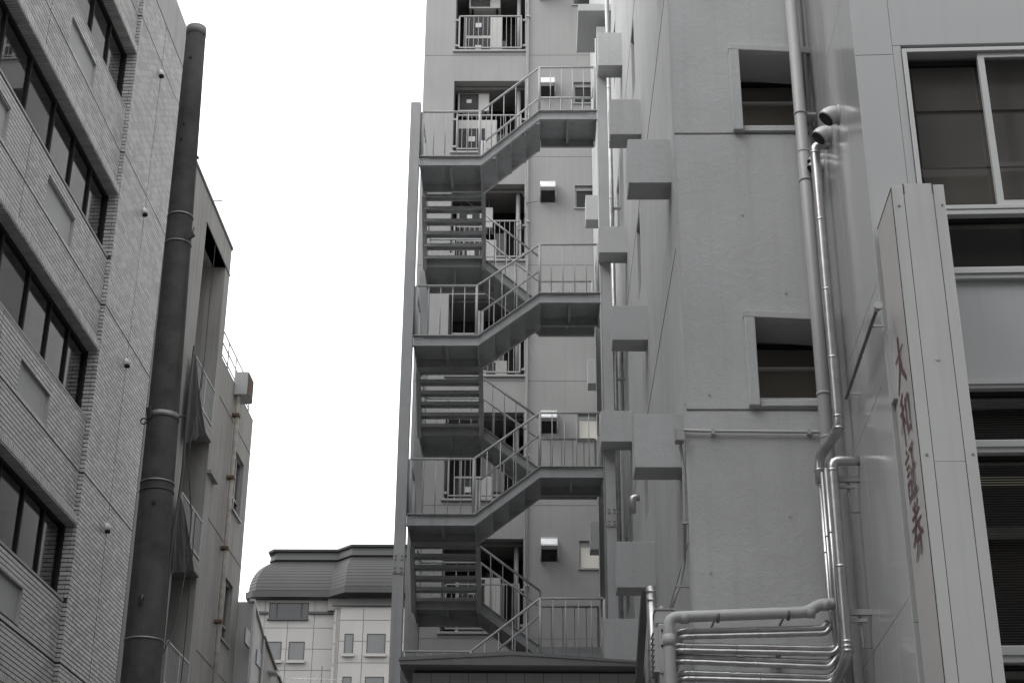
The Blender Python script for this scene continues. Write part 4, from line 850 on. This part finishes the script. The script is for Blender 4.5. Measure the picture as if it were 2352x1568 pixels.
# silver duct 1: out of the glossy wall, down, elbow, down
YD = 13.35; rp = lambda x, y, Y=YD: PY(x, y, Y)
A0 = rp(1872, 352); A1 = rp(1927, 985); A1[0] = A0[0] = (A0[0]+A1[0])/2
Bq = PY(1880, 1052, YD+.35); e0 = np.array([A0[0], YD, A0[2]+.09]); wallx = XRS
ew = rz(radians(-RF)) @ e0; inw = rz(radians(RF)) @ np.array([XRS+.02, ew[1], ew[2]])
path = [inw, e0, (A0[0], YD, A1[2]), Bq, (Bq[0]+.0, Bq[1], Bq[2]-.25)]
Bend = PY(1905, 1415, Bq[1])
d1 = pipe('silver_duct', 'polished insulated duct dropping beside the downpipe to a sideways elbow', 'duct', path, .048, 'duct', joints=[((A0[0], YD, z), (0, 0, 1)) for z in (A0[2]-.0, A0[2]-.75, A0[2]-1.5, A0[2]-2.2, A0[2]-2.9, A1[2]+.12)]+[((Bq[0], Bq[1], Bq[2]-.12), (0, 0, 1))], rb_=.09)
d1b = pipe('silver_duct', 'slim polished duct continuing down below the sideways elbow', 'duct', [(Bq[0], Bq[1], Bq[2]-.25), (Bq[0], Bq[1], Bend[2]+.1), (Bq[0]+.02, Bq[1]-.05, PY(1905, 1470, Bq[1])[2])], .03, 'duct', joints=[((Bq[0], Bq[1], z), (0, 0, 1)) for z in (Bq[2]-.26, Bq[2]-.9, Bend[2]+.15)], rb_=0)
# silver duct 2 and slim companions
YD2 = 13.25; C0, C1 = PY(1910, 1075, YD2), PY(1950, 1500, YD2); cx = (C0[0]+C1[0])/2; e0 = np.array([cx, YD2, C0[2]+.07]); ew = rz(radians(-RF)) @ e0; inw = rz(radians(RF)) @ np.array([XRS+.02, ew[1], ew[2]])
endp = PY(1905, 1592, YD2+.3)
d2 = pipe('silver_duct', 'large polished duct dropping from the glossy wall to the pipe rack', 'duct', [inw, e0, (cx, YD2, C1[2]), PY(1930, 1545, YD2+.15), endp], .046, 'duct', joints=[((cx, YD2, z), (0, 0, 1)) for z in (C0[2]-.02, C0[2]-.9, C0[2]-1.6, C1[2]+.1, C1[2]+.02)], rb_=.07)
for k, (x_, y_, lab) in enumerate(((1897, 1075, 'slim polished duct squeezed between the two larger ones'), (1888, 1085, 'slim rear duct close to the stucco corner behind the larger ducts'))):
    p = PY(x_, y_, YD2+.2+.1*k); q = PY(x_+32, 1430, YD2+.2+.1*k); pipe('silver_duct', lab, 'duct', [(p[0], p[1], p[2]), (p[0], p[1], 4.5)], .02, 'duct', joints=[((p[0], p[1], p[2]-.6), (0, 0, 1))], rb_=0)
# brackets carrying the ducts off the glossy wall
for k, (x0, y0, x1, y1, lab) in enumerate(((1925, 1096, 1968, 1090, 'upper'), (1955, 1402, 2005, 1400, 'lower'))):
    z = PY(x0, y0, YD2+.02)[2]; Pw = rz(radians(RF)) @ np.array([XRS+.01, 13.3, z]); t = thing('duct_bracket', f'{lab} grey bracket arm holding the large polished duct to the glossy wall', 'bracket', Pw, 'duct brackets')
    MB().beam((cx-.02, YD2+.07, z), (Pw[0], YD2+.07, z), .05, .05).build('arm', 'pvc_grey', t); MB().beam((cx+.05, YD2+.07, z-.07), (Pw[0]-.05, YD2+.07, z-.07), .03, .03).build('clamp', 'steel', t); MB().tube([(Pw[0]-.1, YD2+.09, z-.03), (Pw[0]-.1, YD2+.09, z-.3), (Pw[0]-.02, YD2+.09, z-.3)], .012, 6).build('stay', 'steel', t)
# rack of polished ducts along the stucco wall
zq = lambda x, y: (1415+x*.25, 1249.5+y*.25)
rows = [((625, 800), (1905, 768), (640, 848), (1930, 815)), ((600, 930), (2005, 958), (600, 975), (2005, 1003)), ((600, 1030), (1965, 1085), (600, 1075), (1965, 1128)), ((640, 1180), (1975, 1220), (640, 1232), (1975, 1265))]
nm = ['topmost', 'second', 'third', 'lowest']
YR = 13.55
for k, (a, b, c, d) in enumerate(rows):
    for (p_, q_, dy, rr, wh) in ((a, b, .02, .027, 'upper'), (c, d, -.02, .0245, 'lower')):
        p, q = PY(*zq(*p_), YR+dy), PY(*zq(*q_), YR+dy); up_ = np.array([.09, .0, .12]) if k else np.array([.04, 0, .06])
        dent = []
        pth = [p+[-.03, .25, -.02], p+[-.04, .03, -.004], p, q, q+up_]
        pth = smooth_path(pth, .05)
        i1 = next(i for i in range(len(pth)-1) if np.linalg.norm(pth[i+1]-pth[i]) > .6); s, e = pth[i1], pth[i1+1]
        mid = [s+(e-s)*t+np.array([0, 0, random.uniform(-.0012, .0012)]) for t in np.linspace(0, 1, 26)[1:-1]]
        full = pth[:i1+1]+mid+pth[i1+1:]; rl = [rr*random.uniform(.985, 1.015) for _ in full]
        if k >= 2 and wh == 'upper':
            ci = i1+(9 if k == 2 else 7); 
            for j_, f_ in ((-1, .86), (0, 1.22), (1, .72), (2, 1.1)): rl[ci+j_] = rr*f_
        t = thing('silver_duct', f'{wh} polished pipe of the {nm[k]} pair in the rack at bottom right', 'duct', (q[0], q[1], min(p[2], q[2])-rr), 'polished pipe rack')
        MB().tube(full, rl, 14).build('tube', 'duct', t)
        dv = (e-s)/np.linalg.norm(e-s)
        for fr_ in (.0, .05, .36 if k == 1 else .52): c_ = s+(e-s)*fr_; MB().tube([c_-dv*.008, c_+dv*.008], rr*1.07, 14).build('joint_ring', 'duct', t)
        for tt in (.25, .6): c_ = q+up_*tt; 
# bracket rail behind the rack
t = thing('pipe_rack_rail', 'dark upright rail behind the polished pipe rack', 'bracket', (*PY(1775, 1500, YG-.05)[:2], 3.6)); z0 = PY(1775, 1600, YG-.05)[2]
MB().box(PY(1772, 1500, YG)[0]-.02, PY(1772, 1500, YG)[0]+.02, YR+.05, YG+.01, 4.3, 5.02).build('upright', 'steel', t); MB().box(PY(1775, 1475, YG)[0]-.015, PY(1775, 1475, YG)[0]+.02, YG-.04, YG-.0, 5.03, 5.06).build('tag_plate', 'pvc_white', t)
# pale plastic pipe
YW = 13.5; p0 = PY(1536, 1568, YW); pe = PY(1540, 1418, YW); pr = PY(1868, 1405, YW); pm_ = PY(1882, 1394, YW); pr2 = PY(1925, 1386, YW); zz0 = PY(1600, 1417, YW)[2]
pv = pipe('plastic_pipe', 'pale plastic pipe turning along the stucco wall above the pipe rack', 'pipe', [(PY(1538, 1500, YW)[0], YW, 0), (PY(1538, 1500, YW)[0], YW, zz0-.0), (pr[0]-.05, YW, pr[2]), (pm_[0]+.01, YW, pr2[2]), (pr2[0]+.05, YW, pr2[2])], .05, 'pvc_white', n=18, rb_=.09)
for x_, y_ in ((1648, 1416), (1810, 1410)):
    p = PY(x_, y_, YW); MB().tube([p+[-.012, 0, 0], p+[.012, 0, 0]], .0535, 18).build('strap', 'galv', pv); MB().box(p[0]-.008, p[0]+.008, YW+.05, YG, p[2]+.03, p[2]+.042).build('strap_arm', 'galv', pv)
for p, q in ((PY(1572, 1418, YW), (1, 0, 0)), (PY(1862, 1405, YW), (1, 0, 0)), (PY(1896, 1388, YW), (1, 0, 0))): MB().tube([p-np.array(q)*.035, p+np.array(q)*.035], .0525, 18).build('socket', 'pvc_white', pv)
p = np.array([PY(1538, 1500, YW)[0], YW, PY(1538, 1470, YW)[2]]); MB().tube([p-[0, 0, .05], p+[0, 0, .05]], .0545, 18).build('socket', 'pvc_white', pv)
# conduit with junction box
zc = PY(1700, 993, YG)[2]; jb0, jb1 = PY(1551, 984, YG-.08), PY(1572, 1012, YG-.08)
jb = thing('junction_box', 'small grey junction box at the stucco corner on the lower beam end', 'box', (jb0[0], YG, jb1[2])); MB().box(jb0[0], jb1[0], YG-.1, YG+.02, jb1[2], jb0[2]).build('body', 'pvc_grey', jb, bevel=.006); MB().box(jb0[0]-.006, jb0[0], YG-.105, YG-.02, jb1[2]-.004, jb0[2]+.004).build('lid', 'pvc_grey', jb)
cd = pipe('conduit', 'thin horizontal conduit clipped across the stucco wall', 'conduit', [(jb1[0]-.01, YG-.04, PY(1573, 991, YG)[2]), (jb1[0]+.2, YG-.04, zc), (PY(1880, 996, YG)[0], YG-.04, zc-.01), (PY(1893, 994, YG)[0], YG-.04, zc)], .016, 'pvc_white', rb_=0)
for x_ in (1637, 1857): p = PY(x_, 995, YG); MB().box(p[0]-.016, p[0]+.016, YG-.06, YG+.01, zc-.035, zc+.02).build('clip', 'steel', cd)
pts = [PY(x_, y_, YG+.05 if y_ < 1250 else YG+.3) for x_, y_ in ((1562, 1014), (1565, 1040), (1570, 1065), (1573, 1200), (1572, 1290), (1560, 1345), (1540, 1400))]
pts = [np.array([min(p[0], XG-.02), p[1] if i < 2 else p[1], p[2]]) for i, p in enumerate(pts)]
cd2 = pipe('conduit', 'thin conduit dropping from the junction box and bending round the corner', 'conduit', pts, .016, 'pvc_grey', rb_=.05)
for i in (3, 5): p = pts[i]; MB().box(p[0]-.03, XG+.01, p[1]-.015, p[1]+.015, p[2]-.012, p[2]+.012).build('clip', 'steel', cd2)
# tall wrapped pipe by the stair column
ps = PY(1398, 300, 23.0); xk = ps[0]+.02
tp = pipe('silver_duct', 'tall polished pipe on the flank behind the right stair column', 'duct', [(xk, 23, 4), (xk, 23, 19.6)], .04, 'duct', joints=[((xk, 23, z), (0, 0, 1)) for z in np.arange(5, 19, 1.1)], rb_=0)
for z in (8.5, 11.6, 14.7, 17.7): MB().box(xk, XG+.01, 22.98, 23.02, z, z+.03).build('bracket', 'steel', tp)
pz = PY(1425, 1142, 20.5); t = pipe('silver_duct', 'short polished vent elbow low on the flank beside the stair column', 'duct', [(XG+.02, 20.5, pz[2]), (XG-.10, 20.5, pz[2]), (XG-.10, 20.5, pz[2]-.22)], .05, 'duct', rb_=.09)
# louvred outdoor unit, duct stub and board at the foot of the flank
def qq(x, y, Y): return PY(*zq(x, y), Y)
Yu = 13.9; a, b = qq(330, 725, Yu), qq(470, 1185, Yu)
un = thing('outdoor_unit', 'white louvred outdoor unit beside the pale plastic pipe', 'air conditioner', (a[0]+.07, Yu+.15, 0)); b[2] -= .0
MB().box(a[0]+.055, b[0], Yu, Yu+.3, b[2], a[2]).build('casing', 'pvc_white', un, bevel=.01); MB().box(a[0]+.055, b[0], Yu+.01, Yu+.29, 0, b[2]-.0).build('stand', 'steel', un)
l0 = None
for i in range(8):
    z = b[2]+.02+(a[2]-b[2]-.05)*i/8
    if l0 is None: m = MB(); m.hexa([(a[0], Yu+.02, z), (a[0]+.056, Yu+.02, z+.0), (a[0]+.056, Yu+.28, z+.0), (a[0], Yu+.28, z), (a[0]+.02, Yu+.02, z+.05), (a[0]+.056, Yu+.02, z+.05), (a[0]+.056, Yu+.28, z+.05), (a[0]+.02, Yu+.28, z+.05)]); l0 = m.build('louvre', 'pvc_white', un); zl0 = z
    else: inst(l0, (0, 0, z-zl0), un)
for y_ in (792, 932): p = qq(430, y_, Yu); MB().box(p[0]-.015, p[0]+.02, Yu-.004, Yu, p[2]-.01, p[2]+.012).build('vent_slot', 'black', un)
p, q = qq(330, 600, Yu+.1), qq(525, 722, Yu+.1); t = thing('utility_cabinet', 'pale blank cabinet panel above the louvred unit', 'cabinet', (p[0], Yu, q[2])); MB().box(p[0]+.03, q[0], Yu+.1, Yu+.3, q[2]-.0, p[2]).build('body', 'pvc_white', t, bevel=.008); MB().box(p[0]+.02, q[0]+.01, Yu+.09, Yu+.31, p[2], p[2]+.012).build('lid', 'pvc_white', t)
MB().tube([np.array([p[0]+.09, Yu+.15, p[2]]), np.array([p[0]+.09, Yu+.15, p[2]+.045])], .018, 10).build('knob', 'pvc_white', t)
p, q = qq(322, 390, Yu+.35), qq(322, 720, Yu+.35); sd2 = pipe('silver_duct', 'short upright polished duct stub beside the blank cabinet', 'duct', [(p[0], Yu+.35, q[2]-1), (p[0], Yu+.35, p[2])], .048, 'duct', joints=[((p[0], Yu+.35, p[2]-.05), (0, 0, 1)), ((p[0], Yu+.35, p[2]-.13), (0, 0, 1))], rb_=0)
p, q = qq(262, 450, 16.0), qq(190, 1070, 16.0); t = MB(); t.beam((q[0]-.02, 16, q[2]-.6), (p[0], 16, p[2]), .07, .25, (0, 1, 0)); tag(t.build('leaning_board', 'timber', bevel=.005), 'dark weathered board leaning against the flank beside the duct stub', 'board')
# lamp arm on the glossy wall
zr = lambda x, y: ((1960+x*.3317)*.91875, (440+y*.3317)*.91875); zs2 = lambda x, y: ((1960+x*.3317)*.91875, (900+y*.3317)*.91875)
XA = XRS-.1; a, b, c = PX(*zr(705, 990), XA, RF), PX(*zr(655, 1130), XA, RF), PX(*zs2(470, 285), XA, RF)
la = thing('lamp_arm', 'thin grey lamp arm reaching along the glossy wall towards the sign', 'lamp', c, fy=RF)
MB(RF).tube([c, b, a], .016, 8).build('arm', 'galv', la); d = (a-b)/np.linalg.norm(a-b); MB(RF).tube([a-d*.04, a+d*.0, a+d*.05], [.022, .034, .034], 14).build('lamp_head', 'steel_rail', la)
for p in (b, c-np.array([0, .1, 0])): MB(RF).beam(p+[0, 0, 0], (XRS+.005, p[1], p[2]), .018, .018).build('mount', 'steel', la)

# =================================================================== shared ground detail: pavement strips either side of the lane
for x0, x1, nme in ((-8.1, -6.4, 'pavement'), (2.1, 2.4, 'gutter')):
    tag(MB().box(x0, x1, -40, 28, .0, .12 if nme == 'pavement' else .02).build(nme, 'paving'), None, None, kind='structure')

# =================================================================== office across the street, behind the viewer (shows in the window reflections)
ob = thing('opposite_building', 'brown banded office block across the street, showing in the window reflections', 'building', (-3, -14, 0))
MB().box(-30, 30, -24, -13.2, 0, 28).build('wall', 'brown_room', ob)
for i in range(7):
    z = 3.6+i*3.3; MB().box(-29.5, 29.5, -13.3, -13.1, z, z+1.5).build('window_band', 'dglass', ob); MB().box(-30, 30, -13.2, -12.9, z-.35, z-.05).build('ledge', 'beige', ob)
    for k in range(20): MB().box(-29.5+k*3.1, -29.3+k*3.1, -13.12, -13.05, z, z+1.5).build('mullion', 'l_frame', ob)
